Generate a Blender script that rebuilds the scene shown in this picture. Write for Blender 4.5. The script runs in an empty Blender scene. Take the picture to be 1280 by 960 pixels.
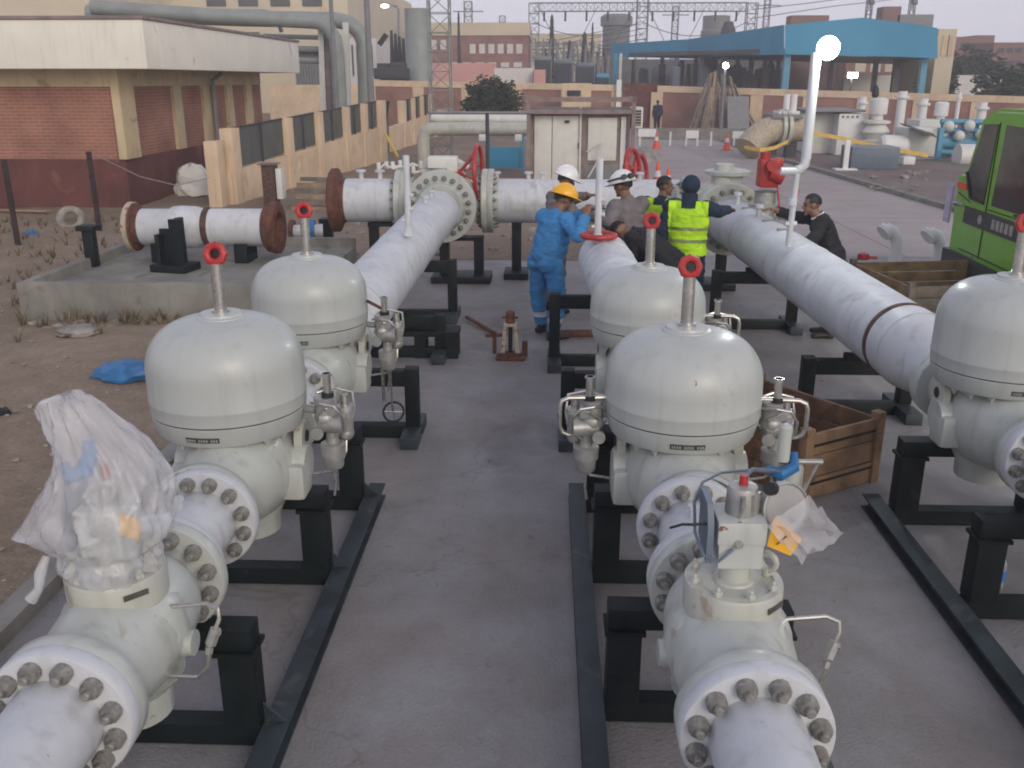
import bpy, bmesh, math, random
from mathutils import Vector, Matrix, noise
R = math.radians; PI = math.pi
random.seed(7)
sc = bpy.context.scene
COL = sc.collection
# ---------------------------------------------------------------- camera model (metres, Y along the pipelines)
FPX = 1150.0; PITCH = math.atan(380/1150); YAW = R(2.1); CAMH = 2.8
def ray(px, py):
    x = (px-640)/FPX; y = (480-py)/FPX
    fy = math.cos(PITCH)+y*math.sin(PITCH); fz = -math.sin(PITCH)+y*math.cos(PITCH)
    c, s = math.cos(YAW), math.sin(YAW)
    return Vector((c*x-s*fy, s*x+c*fy, fz))
def G(px, py, z=0.0):
    d = ray(px, py); t = (z-CAMH)/d.z
    return Vector((0, 0, CAMH))+d*t
def P(px, py, Y):
    d = ray(px, py); return Vector((0, 0, CAMH))+d*(Y/d.y)
cam = bpy.data.cameras.new('camera'); co = bpy.data.objects.new('camera', cam); COL.objects.link(co)
cam.sensor_width = 36; cam.lens = 36*FPX/1280; cam.clip_start = .05; cam.clip_end = 3000
co.location = (0, 0, CAMH); co.rotation_euler = (PI/2-PITCH, 0, YAW); sc.camera = co

# ---------------------------------------------------------------- materials
def mat(name, col, rough=.6, var=.12, scale=6, bump=0.0, bscale=40, metal=0.0, col2=None, spots=None, spec=.5, emit=None, alpha=None, coat=0, trans=0, streak=0, chips=None):
    m = bpy.data.materials.new(name); m.use_nodes = True
    nt = m.node_tree; N = nt.nodes; L = nt.links
    b = N['Principled BSDF']
    b.inputs['Roughness'].default_value = rough; b.inputs['Metallic'].default_value = metal
    b.inputs['Specular IOR Level'].default_value = spec
    if coat: b.inputs['Coat Weight'].default_value = coat; b.inputs['Coat Roughness'].default_value = .15
    if trans: b.inputs['Transmission Weight'].default_value = trans
    tc = N.new('ShaderNodeTexCoord')
    def nz(sc_, det=4, dist=0, vec=None):
        n = N.new('ShaderNodeTexNoise'); n.inputs['Scale'].default_value = sc_; n.inputs['Detail'].default_value = det
        n.inputs['Distortion'].default_value = dist
        L.new(vec or tc.outputs['Object'], n.inputs['Vector']); return n
    def ramp(src, a, c0, d, c1):
        r = N.new('ShaderNodeValToRGB'); L.new(src, r.inputs['Fac'])
        e = r.color_ramp.elements; e[0].position = a; e[0].color = (*c0, 1); e[1].position = d; e[1].color = (*c1, 1); return r
    c2 = col2 or tuple(c*(1-var*2) for c in col)
    n = nz(scale, 6, .3); r = ramp(n.outputs['Fac'], .35, c2, .68, col); out = r.outputs['Color']
    if spots:
        n2 = nz(spots[1], 5, .6); f = ramp(n2.outputs['Fac'], spots[2], (0, 0, 0), spots[2]+.08, (1, 1, 1))
        mx = N.new('ShaderNodeMix'); mx.data_type = 'RGBA'; L.new(f.outputs['Color'], mx.inputs['Factor'])
        L.new(out, mx.inputs['A']); mx.inputs['B'].default_value = (*spots[0], 1); out = mx.outputs['Result']
    if streak:
        mp = N.new('ShaderNodeMapping'); mp.inputs['Scale'].default_value = (1, 1, .08); L.new(tc.outputs['Object'], mp.inputs['Vector'])
        n3 = nz(14, 4, .2, mp.outputs['Vector']); f = ramp(n3.outputs['Fac'], .52, (0, 0, 0), .75, (streak,)*3)
        mx = N.new('ShaderNodeMix'); mx.data_type = 'RGBA'; L.new(f.outputs['Color'], mx.inputs['Factor'])
        L.new(out, mx.inputs['A']); mx.inputs['B'].default_value = (.16, .12, .09, 1); out = mx.outputs['Result']
    if chips:
        n4 = nz(chips[1], 3, .8); f = ramp(n4.outputs['Fac'], chips[2], (0, 0, 0), chips[2]+.03, (1, 1, 1))
        mx = N.new('ShaderNodeMix'); mx.data_type = 'RGBA'; L.new(f.outputs['Color'], mx.inputs['Factor'])
        L.new(out, mx.inputs['A']); mx.inputs['B'].default_value = (*chips[0], 1); out = mx.outputs['Result']
    L.new(out, b.inputs['Base Color'])
    nr = nz(scale*2.3, 4); rr = N.new('ShaderNodeMapRange'); L.new(nr.outputs['Fac'], rr.inputs['Value'])
    rr.inputs['To Min'].default_value = max(0, rough-.1); rr.inputs['To Max'].default_value = min(1, rough+.14)
    L.new(rr.outputs['Result'], b.inputs['Roughness'])
    if bump:
        nb = nz(bscale, 5); bp = N.new('ShaderNodeBump'); bp.inputs['Strength'].default_value = bump; bp.inputs['Distance'].default_value = .02
        L.new(nb.outputs['Fac'], bp.inputs['Height']); L.new(bp.outputs['Normal'], b.inputs['Normal'])
    if emit:
        b.inputs['Emission Color'].default_value = (*emit[0], 1); b.inputs['Emission Strength'].default_value = emit[1]
    if alpha is not None: b.inputs['Alpha'].default_value = alpha
    return m
def brickmat(name, c1, c2, mortar, sx=.25, sy=.075):
    m = bpy.data.materials.new(name); m.use_nodes = True; nt = m.node_tree; N = nt.nodes; L = nt.links; b = N['Principled BSDF']
    tc = N.new('ShaderNodeTexCoord'); br = N.new('ShaderNodeTexBrick'); L.new(tc.outputs['UV'], br.inputs['Vector'])
    br.inputs['Scale'].default_value = 1; br.inputs['Brick Width'].default_value = sx; br.inputs['Row Height'].default_value = sy
    br.inputs['Mortar Size'].default_value = .011; br.inputs['Mortar Smooth'].default_value = .3
    br.inputs['Color1'].default_value = (*c1, 1); br.inputs['Color2'].default_value = (*c2, 1); br.inputs['Mortar'].default_value = (*mortar, 1)
    n = N.new('ShaderNodeTexNoise'); n.inputs['Scale'].default_value = .9; n.inputs['Detail'].default_value = 8; L.new(tc.outputs['UV'], n.inputs['Vector'])
    r = N.new('ShaderNodeValToRGB'); L.new(n.outputs['Fac'], r.inputs['Fac'])
    r.color_ramp.elements[0].position = .3; r.color_ramp.elements[0].color = (.62, .6, .6, 1); r.color_ramp.elements[1].position = .65
    mx = N.new('ShaderNodeMix'); mx.data_type = 'RGBA'; mx.blend_type = 'MULTIPLY'; mx.inputs['Factor'].default_value = 1
    L.new(br.outputs['Color'], mx.inputs['A']); L.new(r.outputs['Color'], mx.inputs['B']); L.new(mx.outputs['Result'], b.inputs['Base Color'])
    bp = N.new('ShaderNodeBump'); bp.inputs['Strength'].default_value = .4; bp.inputs['Distance'].default_value = .01; bp.invert = True
    L.new(br.outputs['Fac'], bp.inputs['Height']); L.new(bp.outputs['Normal'], b.inputs['Normal'])
    b.inputs['Roughness'].default_value = .85; return m
def groundmat(name, layers, bump=.3, bscale=30, rough=.85, cracks=None, slabs=None):
    m = bpy.data.materials.new(name); m.use_nodes = True; nt = m.node_tree; N = nt.nodes; L = nt.links; b = N['Principled BSDF']
    tc = N.new('ShaderNodeTexCoord'); out = None
    for i, (scale, lo, hi, ca, cb) in enumerate(layers):
        n = N.new('ShaderNodeTexNoise'); n.inputs['Scale'].default_value = scale; n.inputs['Detail'].default_value = 9; n.inputs['Roughness'].default_value = .62; n.inputs['Distortion'].default_value = .4
        L.new(tc.outputs['Object'], n.inputs['Vector'])
        r = N.new('ShaderNodeValToRGB'); L.new(n.outputs['Fac'], r.inputs['Fac'])
        r.color_ramp.elements[0].position = lo; r.color_ramp.elements[1].position = hi
        r.color_ramp.elements[0].color = (*ca, 1); r.color_ramp.elements[1].color = (*cb, 1)
        if out is None: out = r.outputs['Color']
        else:
            mx = N.new('ShaderNodeMix'); mx.data_type = 'RGBA'; mx.blend_type = 'MULTIPLY'; mx.inputs['Factor'].default_value = 1
            L.new(out, mx.inputs['A']); L.new(r.outputs['Color'], mx.inputs['B']); out = mx.outputs['Result']
    if cracks:
        v = N.new('ShaderNodeTexVoronoi'); v.feature = 'DISTANCE_TO_EDGE'; v.inputs['Scale'].default_value = cracks
        nn = N.new('ShaderNodeTexNoise'); nn.inputs['Scale'].default_value = 2.5; nn.inputs['Detail'].default_value = 6; L.new(tc.outputs['Object'], nn.inputs['Vector'])
        ad = N.new('ShaderNodeVectorMath'); ad.operation = 'MULTIPLY_ADD'; L.new(nn.outputs['Color'], ad.inputs[0]); ad.inputs[1].default_value = (.7, .7, 0); L.new(tc.outputs['Object'], ad.inputs[2])
        L.new(ad.outputs['Vector'], v.inputs['Vector'])
        r = N.new('ShaderNodeValToRGB'); L.new(v.outputs['Distance'], r.inputs['Fac']); r.color_ramp.elements[0].color = (.45, .43, .42, 1); r.color_ramp.elements[1].position = .004; r.color_ramp.elements[1].color = (1, 1, 1, 1)
        mx = N.new('ShaderNodeMix'); mx.data_type = 'RGBA'; mx.blend_type = 'MULTIPLY'; mx.inputs['Factor'].default_value = .8
        L.new(out, mx.inputs['A']); L.new(r.outputs['Color'], mx.inputs['B']); mx.inputs['Factor'].default_value = .38; out = mx.outputs['Result']
    if slabs:
        br = N.new('ShaderNodeTexBrick'); br.offset = 0; L.new(tc.outputs['Object'], br.inputs['Vector']); br.inputs['Scale'].default_value = 1
        br.inputs['Brick Width'].default_value = slabs[0]; br.inputs['Row Height'].default_value = slabs[1]; br.inputs['Mortar Size'].default_value = .02
        br.inputs['Color1'].default_value = (1, 1, 1, 1); br.inputs['Color2'].default_value = (.88, .87, .87, 1); br.inputs['Mortar'].default_value = (.6, .58, .58, 1)
        mx = N.new('ShaderNodeMix'); mx.data_type = 'RGBA'; mx.blend_type = 'MULTIPLY'; mx.inputs['Factor'].default_value = 1
        L.new(out, mx.inputs['A']); L.new(br.outputs['Color'], mx.inputs['B']); out = mx.outputs['Result']
    L.new(out, b.inputs['Base Color']); b.inputs['Roughness'].default_value = rough
    n = N.new('ShaderNodeTexNoise'); n.inputs['Scale'].default_value = bscale; n.inputs['Detail'].default_value = 8; L.new(tc.outputs['Object'], n.inputs['Vector'])
    bp = N.new('ShaderNodeBump'); bp.inputs['Strength'].default_value = bump; bp.inputs['Distance'].default_value = .03
    L.new(n.outputs['Fac'], bp.inputs['Height']); L.new(bp.outputs['Normal'], b.inputs['Normal'])
    return m
M = {}
M['paint'] = mat('valve paint', (.48, .505, .47), .33, .05, 3, .03, 60, coat=.1, spots=((.36, .34, .28), 7, .64), streak=.30, chips=((.16, .10, .06), 34, .735))
M['cream'] = mat('cream grey paint', (.49, .50, .44), .36, .06, 4, .03, 60, coat=.1, spots=((.34, .30, .23), 9, .63), streak=.3, chips=((.16, .10, .06), 36, .73))
M['dome'] = mat('dome paint', (.44, .465, .445), .34, .05, 2.2, .015, 30, coat=.12, spots=((.37, .37, .34), 5, .66), streak=.18, chips=((.17, .13, .09), 30, .74))
M['pipe'] = mat('white pipe paint', (.60, .62, .645), .45, .08, 2.5, .05, 50, spots=((.45, .44, .43), 2.4, .63), streak=.26, chips=((.16, .10, .07), 26, .74))
M['bolt'] = mat('grey bolt', (.33, .32, .29), .42, .25, 30, .1, 80, metal=.25, spots=((.18, .13, .10), 40, .62))
M['steel'] = mat('stainless', (.62, .60, .56), .28, .1, 20, metal=.9)
M['zinc'] = mat('dull metal', (.45, .45, .43), .45, .15, 15, metal=.5)
M['red'] = mat('red paint', (.45, .03, .03), .42, .15, 8, spots=((.20, .05, .03), 22, .64))
M['orange'] = mat('orange red plastic', (.75, .09, .03), .5, .08, 8)
M['green'] = mat('dark green steel', (.006, .012, .014), .55, .22, 6, .05, 50, spots=((.03, .034, .034), 9, .68), spec=.3)
M['greenrail'] = mat('dusty dark rail steel', (.035, .05, .06), .45, .25, 5, .08, 50, spots=((.07, .07, .07), 7, .6))
M['rust'] = mat('rusty steel', (.17, .065, .04), .8, .3, 12, .3, 60, spots=((.09, .04, .03), 20, .6))
M['darkrust'] = mat('dark rusty post', (.05, .028, .026), .8, .3, 12, .3, 60)
M['rustband'] = mat('rust band', (.13, .07, .05), .8, .3, 18, .2, 60)
M['creamring'] = mat('cream flange face', (.5, .43, .32), .6, .15, 10, spots=((.25, .14, .08), 18, .58))
M['black'] = mat('black rubber', (.012, .012, .013), .5, .2, 10)
M['gasket'] = mat('dark gasket', (.08, .08, .08), .7)
M['plate'] = mat('name plate', (.09, .09, .08), .4, .2, 30)
M['platemark'] = mat('name plate print', (.35, .35, .32), .4)
M['blue'] = mat('blue tape', (.03, .18, .42), .45, .2, 12)
M['bluegrey'] = mat('blue grey panel', (.13, .17, .22), .4, .1, 8)
M['yellow'] = mat('yellow tag', (.80, .42, .02), .5, .06, 8)
M['plastic'] = mat('clear plastic', (.75, .76, .78), .18, .1, 9, .5, 22, alpha=.38)
M['plastic2'] = mat('milky plastic wrap', (.76, .77, .80), .14, .06, 7, .55, 20, alpha=.37, spec=.9)
M['dial'] = mat('gauge face', (.36, .36, .35), .4)
M['glass'] = mat('dark glass', (.02, .025, .03), .08, .1, 3, spec=.7)
M['wood'] = mat('crate wood', (.24, .135, .075), .8, .25, 5, .3, 40, spots=((.12, .065, .04), 6, .56), streak=.3)
M['woodmid'] = mat('tan crate wood', (.30, .185, .105), .8, .25, 5, .3, 40, spots=((.15, .08, .045), 6, .6), streak=.3)
M['woodlight'] = mat('pale crate wood', (.40, .29, .19), .8, .22, 5, .3, 40, streak=.3)
M['woodgrey'] = mat('weathered timber', (.24, .20, .165), .85, .25, 5, .3, 40, streak=.2)
M['concrete'] = mat('grey concrete', (.28, .27, .24), .88, .2, 2.2, .25, 60, spots=((.17, .17, .13), 2.4, .6), streak=.3)
M['beige'] = mat('beige render', (.60, .49, .31), .85, .1, 1.5, .1, 40, spots=((.36, .28, .18), 2.4, .62), streak=.22)
M['beigetan'] = mat('tan render wall', (.72, .55, .38), .85, .1, 1.2, .1, 40, spots=((.58, .43, .28), 2, .6), streak=.25)
M['fascia'] = mat('white fascia', (.80, .77, .67), .7, .05, 1.0, .05, 30, spots=((.5, .47, .4), 1.6, .66), streak=.12)
M['maroon'] = mat('maroon painted plinth', (.155, .052, .045), .8, .2, 1.2, .2, 30, spots=((.23, .10, .075), 1.5, .58), streak=.2)
M['brick'] = brickmat('red brick', (.41, .165, .11), (.34, .135, .095), (.36, .26, .20))
M['brickfar'] = brickmat('far red brick', (.36, .17, .135), (.32, .15, .12), (.34, .23, .19))
M['panel'] = mat('grey fence panel', (.11, .115, .105), .6, .15, 2, streak=.15)
M['creamwall'] = mat('far cream wall', (.66, .58, .42), .85, .06, .3)
M['pinkwall'] = mat('pink wall', (.66, .36, .33), .85, .06, .5)
M['whitewall'] = mat('white wall', (.70, .68, .64), .8, .05, .6, streak=.12)
M['greypipe'] = mat('grey green pipe', (.29, .32, .30), .5, .1, 1.5, streak=.15)
M['greysteel'] = mat('grey steel', (.22, .225, .23), .55, .1, 3)
M['darksteel'] = mat('dark steel', (.05, .052, .055), .6, .15, 3)
M['rusttrim'] = mat('brown trim', (.29, .225, .21), .7, .2, 3)
M['bluecanopy'] = mat('blue sheet', (.055, .34, .54), .5, .08, .4, streak=.08)
M['bluepaint'] = mat('pale blue paint', (.10, .33, .47), .5, .1, 4)
M['offwhite'] = mat('off white paint', (.68, .68, .63), .5, .06, 3, streak=.12)
M['cabgreen'] = mat('truck green', (.155, .43, .025), .35, .08, 3, coat=.4, spots=((.10, .20, .05), 5, .66))
M['lilac'] = mat('lilac panel', (.50, .46, .60), .5)
M['skin'] = mat('skin', (.22, .115, .075), .55, .08, 12)
M['hair'] = mat('black hair', (.012, .010, .010), .6, .2, 40)
M['clothblue'] = mat('blue coverall cloth', (.05, .23, .50), .85, .12, 9, .35, 22)
M['clothbrown'] = mat('grey brown coverall cloth', (.185, .165, .168), .85, .12, 9, .35, 22)
M['clothgrey'] = mat('grey shirt cloth', (.20, .17, .165), .85, .12, 9, .35, 22)
M['clothnavy'] = mat('navy cloth', (.012, .03, .06), .85, .15, 9, .35, 22)
M['clothblack'] = mat('black cloth', (.012, .012, .018), .85, .2, 9, .4, 22)
M['vest'] = mat('yellow green vest', (.50, .85, .02), .75, .1, 8, .3, 25)
M['band'] = mat('reflective band', (.62, .63, .62), .4, .06, 9)
M['bandgrey'] = mat('grey vest band', (.22, .28, .09), .5, .06, 9)
M['shoe'] = mat('dark shoe', (.03, .026, .024), .6, .2, 9)
M['helmyellow'] = mat('yellow helmet', (.82, .42, .015), .35, .04, 5, coat=.3)
M['helmwhite'] = mat('white helmet', (.80, .80, .80), .32, .04, 5, coat=.3)
M['leaf'] = mat('leaf', (.05, .075, .035), .7, .3, 3)
M['leafdry'] = mat('dry weed', (.24, .19, .11), .8, .3, 3)
M['bark'] = mat('bark', (.08, .06, .045), .9, .2, 8, .4, 30)
M['lamp'] = mat('lit lamp', (1, 1, 1), .4, 0, 1, emit=((.93, 1, .92), 45))
M['lampviolet'] = mat('lit violet lamp', (1, 1, 1), .4, 0, 1, emit=((.93, .82, 1), 40))
M['lampwarm'] = mat('lit street lamp', (1, 1, 1), .4, 0, 1, emit=((1, .97, .92), 14))
M['tape'] = mat('yellow barrier tape', (.75, .50, .10), .5, .1, 6)
M['brownblock'] = mat('far brown house', (.27, .15, .12), .85, .12, .3)
M['straw'] = mat('straw coloured crate liner', (.33, .22, .11), .85, .25, 6, .3, 30)
M['rock'] = mat('pale rubble', (.36, .33, .29), .9, .25, 5, .4, 20)
M['white'] = mat('white board', (.75, .75, .73), .5, .04, 4)
M['bottle'] = mat('blue bottle', (.03, .22, .62), .2, .05, 5, alpha=.8)

# ---------------------------------------------------------------- mesh builder
def frame(p, d, up=None):
    z = Vector(d).normalized(); u = Vector(up) if up else (Vector((0, 0, 1)) if abs(z.z) < .95 else Vector((0, 1, 0)))
    x = u.cross(z).normalized(); y = z.cross(x)
    m = Matrix((x, y, z)).transposed().to_4x4(); m.translation = Vector(p); return m
class MB:
    def __init__(s): s.bm = bmesh.new(); s.mi = 0
    def _f(s, vs):
        try:
            f = s.bm.faces.new(vs); f.material_index = s.mi; return f
        except ValueError: return None
    def box(s, c, d, rz=0, rot=None, bev=0):
        m = rot.to_4x4() if rot else Matrix.Rotation(rz, 4, 'Z')
        c = Vector(c); h = Vector(d)/2; t = bmesh.new()
        vs = [t.verts.new((sx*h.x, sy*h.y, sz*h.z)) for sx in (-1, 1) for sy in (-1, 1) for sz in (-1, 1)]
        for q in ((0, 1, 3, 2), (4, 6, 7, 5), (0, 4, 5, 1), (2, 3, 7, 6), (0, 2, 6, 4), (1, 5, 7, 3)): t.faces.new([vs[i] for i in q])
        if bev: bmesh.ops.bevel(t, geom=list(t.edges), offset=min(bev, min(d)*.45), segments=2, affect='EDGES', profile=.6)
        bmesh.ops.transform(t, matrix=Matrix.Translation(c)@m, verts=t.verts)
        s.join(t); return s
    def join(s, t):
        mp = {v: s.bm.verts.new(v.co) for v in t.verts}
        for f in t.faces: s._f([mp[v] for v in f.verts])
        t.free()
    def rect(s, x0, x1, y0, y1, z0, z1, bev=0):
        return s.box(((x0+x1)/2, (y0+y1)/2, (z0+z1)/2), (abs(x1-x0), abs(y1-y0), abs(z1-z0)), bev=bev)
    def lathe(s, prof, m=None, seg=32, cap=True, a0=0, sx=1, sy=1):
        m = m or Matrix(); rings = []
        for r, h in prof:
            rings.append([s.bm.verts.new(m@Vector((sx*r*math.cos(a0+2*PI*i/seg), sy*r*math.sin(a0+2*PI*i/seg), h))) for i in range(seg)])
        for a, b in zip(rings, rings[1:]):
            for i in range(seg): s._f((a[i], a[(i+1) % seg], b[(i+1) % seg], b[i]))
        if cap: s._f(rings[0][::-1]); s._f(rings[-1])
        return s
    def cyl(s, p0, p1, r0, r1=None, seg=16, cap=True, a0=0):
        p0 = Vector(p0); p1 = Vector(p1)
        return s.lathe([(r0, 0), (r0 if r1 is None else r1, (p1-p0).length)], frame(p0, p1-p0), seg, cap, a0)
    def tube(s, pts, r, seg=8, closed=False):
        pts = [Vector(p) for p in pts]; n = len(pts); rings = []; up = None
        for i, p in enumerate(pts):
            if closed: d = pts[(i+1) % n]-pts[i-1]
            else: d = pts[min(i+1, n-1)]-pts[max(i-1, 0)]
            m = frame(p, d, up); up = m.to_3x3().col[1]
            rr = r[i] if isinstance(r, (list, tuple)) else r
            rings.append([s.bm.verts.new(m@Vector((rr*math.cos(2*PI*k/seg), rr*math.sin(2*PI*k/seg), 0))) for k in range(seg)])
        for i in range(n if closed else n-1):
            a, b = rings[i], rings[(i+1) % n]
            for k in range(seg): s._f((a[k], a[(k+1) % seg], b[(k+1) % seg], b[k]))
        if not closed: s._f(rings[0][::-1]); s._f(rings[-1])
        return s
    def ring(s, c, d, R_, r, seg=24, s2=8, sq=0):
        m = frame(c, d)
        return s.tube([m@Vector((R_*math.cos(2*PI*i/seg), R_*math.sin(2*PI*i/seg), 0)) for i in range(seg)], r, s2, True)
    def ball(s, c, r, seg=16, rings=10, m=None):
        r = Vector(r) if hasattr(r, '__len__') else Vector((r, r, r))
        t = bmesh.new(); bmesh.ops.create_uvsphere(t, u_segments=seg, v_segments=rings, radius=1)
        mm = Matrix.Translation(Vector(c))@(m or Matrix())@Matrix.Diagonal((r.x, r.y, r.z, 1))
        bmesh.ops.transform(t, matrix=mm, verts=t.verts); s.join(t); return s
    def prism(s, pts, ext):
        a = [s.bm.verts.new(Vector(p)) for p in pts]; b = [s.bm.verts.new(Vector(p)+Vector(ext)) for p in pts]
        n = len(a); s._f(a[::-1]); s._f(b)
        for i in range(n): s._f((a[i], a[(i+1) % n], b[(i+1) % n], b[i]))
        return s
    def quad(s, *p): s._f([s.bm.verts.new(Vector(q)) for q in p]); return s
    def bar(s, p0, p1, w, h=None, bev=0):
        p0 = Vector(p0); p1 = Vector(p1); m = frame((p0+p1)/2, p1-p0)
        return s.box((p0+p1)/2, (w, h or w, (p1-p0).length), rot=m.to_3x3(), bev=bev)
    def lattice(s, p0, p1, w, n, r):
        """square lattice column between two points"""
        p0 = Vector(p0); p1 = Vector(p1); m = frame(p0, p1-p0); Ln = (p1-p0).length
        cs = [(-w/2, -w/2), (w/2, -w/2), (w/2, w/2), (-w/2, w/2)]
        for c in cs: s.cyl(m@Vector((*c, 0)), m@Vector((*c, Ln)), r, seg=4)
        for i in range(n):
            a = Ln*i/n; b = Ln*(i+1)/n
            for k in range(4):
                c, d = cs[k], cs[(k+1) % 4]
                if i % 2: c, d = d, c
                s.cyl(m@Vector((*c, a)), m@Vector((*d, b)), r*.6, seg=4); s.cyl(m@Vector((*c, b)), m@Vector((*d, b)), r*.6, seg=4)
        return s
    def mesh(s, name, mats, smooth=True, ang=35):
        me = bpy.data.meshes.new(name)
        bmesh.ops.recalc_face_normals(s.bm, faces=s.bm.faces)
        uv = s.bm.loops.layers.uv.new('UVMap')
        for f in s.bm.faces:
            n = f.normal
            for l in f.loops:
                c = l.vert.co
                if abs(n.z) > .7: l[uv].uv = (c.x, c.y)
                elif abs(n.x) > abs(n.y): l[uv].uv = (c.y, c.z)
                else: l[uv].uv = (c.x, c.z)
        s.bm.to_mesh(me); s.bm.free()
        for m in (mats if isinstance(mats, (list, tuple)) else [mats]): me.materials.append(M[m] if isinstance(m, str) else m)
        if smooth:
            me.polygons.foreach_set('use_smooth', [True]*len(me.polygons)); me.set_sharp_from_angle(angle=R(ang))
        return me
WORLD = {}
def props(o, label=None, cat=None, group=None, kind=None):
    if label: o['label'] = label
    if cat: o['category'] = cat
    if group: o['group'] = group
    if kind: o['kind'] = kind
    return o
def thing(name, label, cat, loc=(0, 0, 0), rz=0, group=None, world=False):
    o = bpy.data.objects.new(name, None); COL.objects.link(o); o.empty_display_size = .2
    o.location = loc; o.rotation_euler = (0, 0, rz)
    if world: WORLD[o] = Vector(loc)
    return props(o, label, cat, group)
def top(o):
    while o.parent: o = o.parent
    return o
def part(name, mb, m, parent, label=None, smooth=True, ang=35):
    r = top(parent)
    if r in WORLD: bmesh.ops.translate(mb.bm, vec=-WORLD[r], verts=mb.bm.verts)
    o = bpy.data.objects.new(name, mb.mesh(name, m, smooth, ang)); COL.objects.link(o); o.parent = parent
    if label: o['label'] = label
    return o
def solo(name, mb, m, label, cat, group=None, kind=None, smooth=True, ang=35, loc=None):
    if kind != 'structure':
        if loc is None:
            cs = [v.co for v in mb.bm.verts]; lo = [min(c[i] for c in cs) for i in range(3)]; hi = [max(c[i] for c in cs) for i in range(3)]
            loc = Vector(((lo[0]+hi[0])/2, (lo[1]+hi[1])/2, lo[2]))
        else: loc = Vector(loc)
        bmesh.ops.translate(mb.bm, vec=-loc, verts=mb.bm.verts)
    o = bpy.data.objects.new(name, mb.mesh(name, m, smooth, ang)); COL.objects.link(o)
    if kind != 'structure': o.location = loc
    return props(o, label, cat, group, kind)
def dup(o, loc=None, rz=None, label=None, parent=None):
    c = o.copy(); COL.objects.link(c)
    if parent: c.parent = parent
    if loc is not None: c.location = loc
    if rz is not None: c.rotation_euler = (0, 0, rz)
    if label: c['label'] = label
    for ch in list(o.children): dup(ch, parent=c)
    return c
_nut = {}
def bolt(parent, m, size, mt='bolt', name='bolt'):
    k = (round(size, 4), mt)
    if k not in _nut:
        b = MB().lathe([(size, 0), (size, size*.85), (size*.82, size*1.15), (size*.5, size*1.16), (size*.48, size*1.75), (size*.36, size*1.9)], None, 6 if size < .03 else 12)
        _nut[k] = b.mesh(name, mt)
    o = bpy.data.objects.new(name, _nut[k]); COL.objects.link(o); o.parent = parent; o.matrix_local = m; return o
def flange(root, p, d, r=.25, t=.065, n=12, pr=.16, nut=.034, hub=.11, m='paint', bolts=True, both=False, name='flange', ph=.5):
    """p: centre of the mating face; d: the way the flange extends from it (its nuts stand on that side)"""
    F = frame(p, d); rt = top(root); F2 = Matrix.Translation(-WORLD[rt])@F if rt in WORLD else F
    h1 = max(pr+.004, min(pr*1.32, r*.80-nut*1.25))
    b = MB().lathe([(r*.72, -.004), (r*.985, -.004), (r, .006), (r, t-.008), (r*.98, t), (h1, t+.001), ((h1+pr)/2, t+hub*.5), (pr, t+hub)], F, 40, True)
    o = part(name, b, m, root)
    if not bolts: part('gasket', MB().lathe([(r*.955, -.014), (r*.955, .005)], F, 40), 'gasket', root)
    if bolts:
        for i in range(n):
            a = 2*PI*(i+ph)/n; c = Vector((r*.80*math.cos(a), r*.80*math.sin(a), t))
            bolt(o, F2@Matrix.Translation(c)@Matrix.Rotation(random.random()*2, 4, 'Z'), nut)
    return o
# ================================================================ pipelines
AZ = .80
YP = Vector((0, 1, 0)); YM = Vector((0, -1, 0))
def spool(label, x, y0, y1, f0=True, f1=True, r=.155, group='short flanged pipe spools between the valves', both=False):
    t = thing('pipe_spool', label, 'pipe', (x, (y0+y1)/2, 0), 0, group)
    h = (y1-y0)/2
    a = -h+(.09 if f0 else 0); b = h-(.09 if f1 else 0)
    part('pipe', MB().cyl((0, a, AZ), (0, b, AZ), r, seg=40), 'pipe', t)
    if f0: flange(t, (0, -h, AZ), YP, pr=r, bolts=both, m='pipe')
    if f1: flange(t, (0, h, AZ), YM, pr=r, m='pipe')
    # the small welded stub and the stencil pads on the spool
    part('nozzle', MB().cyl((-.03, .03, AZ+r-.01), (-.03, .03, AZ+r+.04), .016, seg=10).cyl((-.03, .03, AZ+r+.04), (-.03, .03, AZ+r+.055), .024, seg=6), 'pipe', t)
    return t

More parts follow.
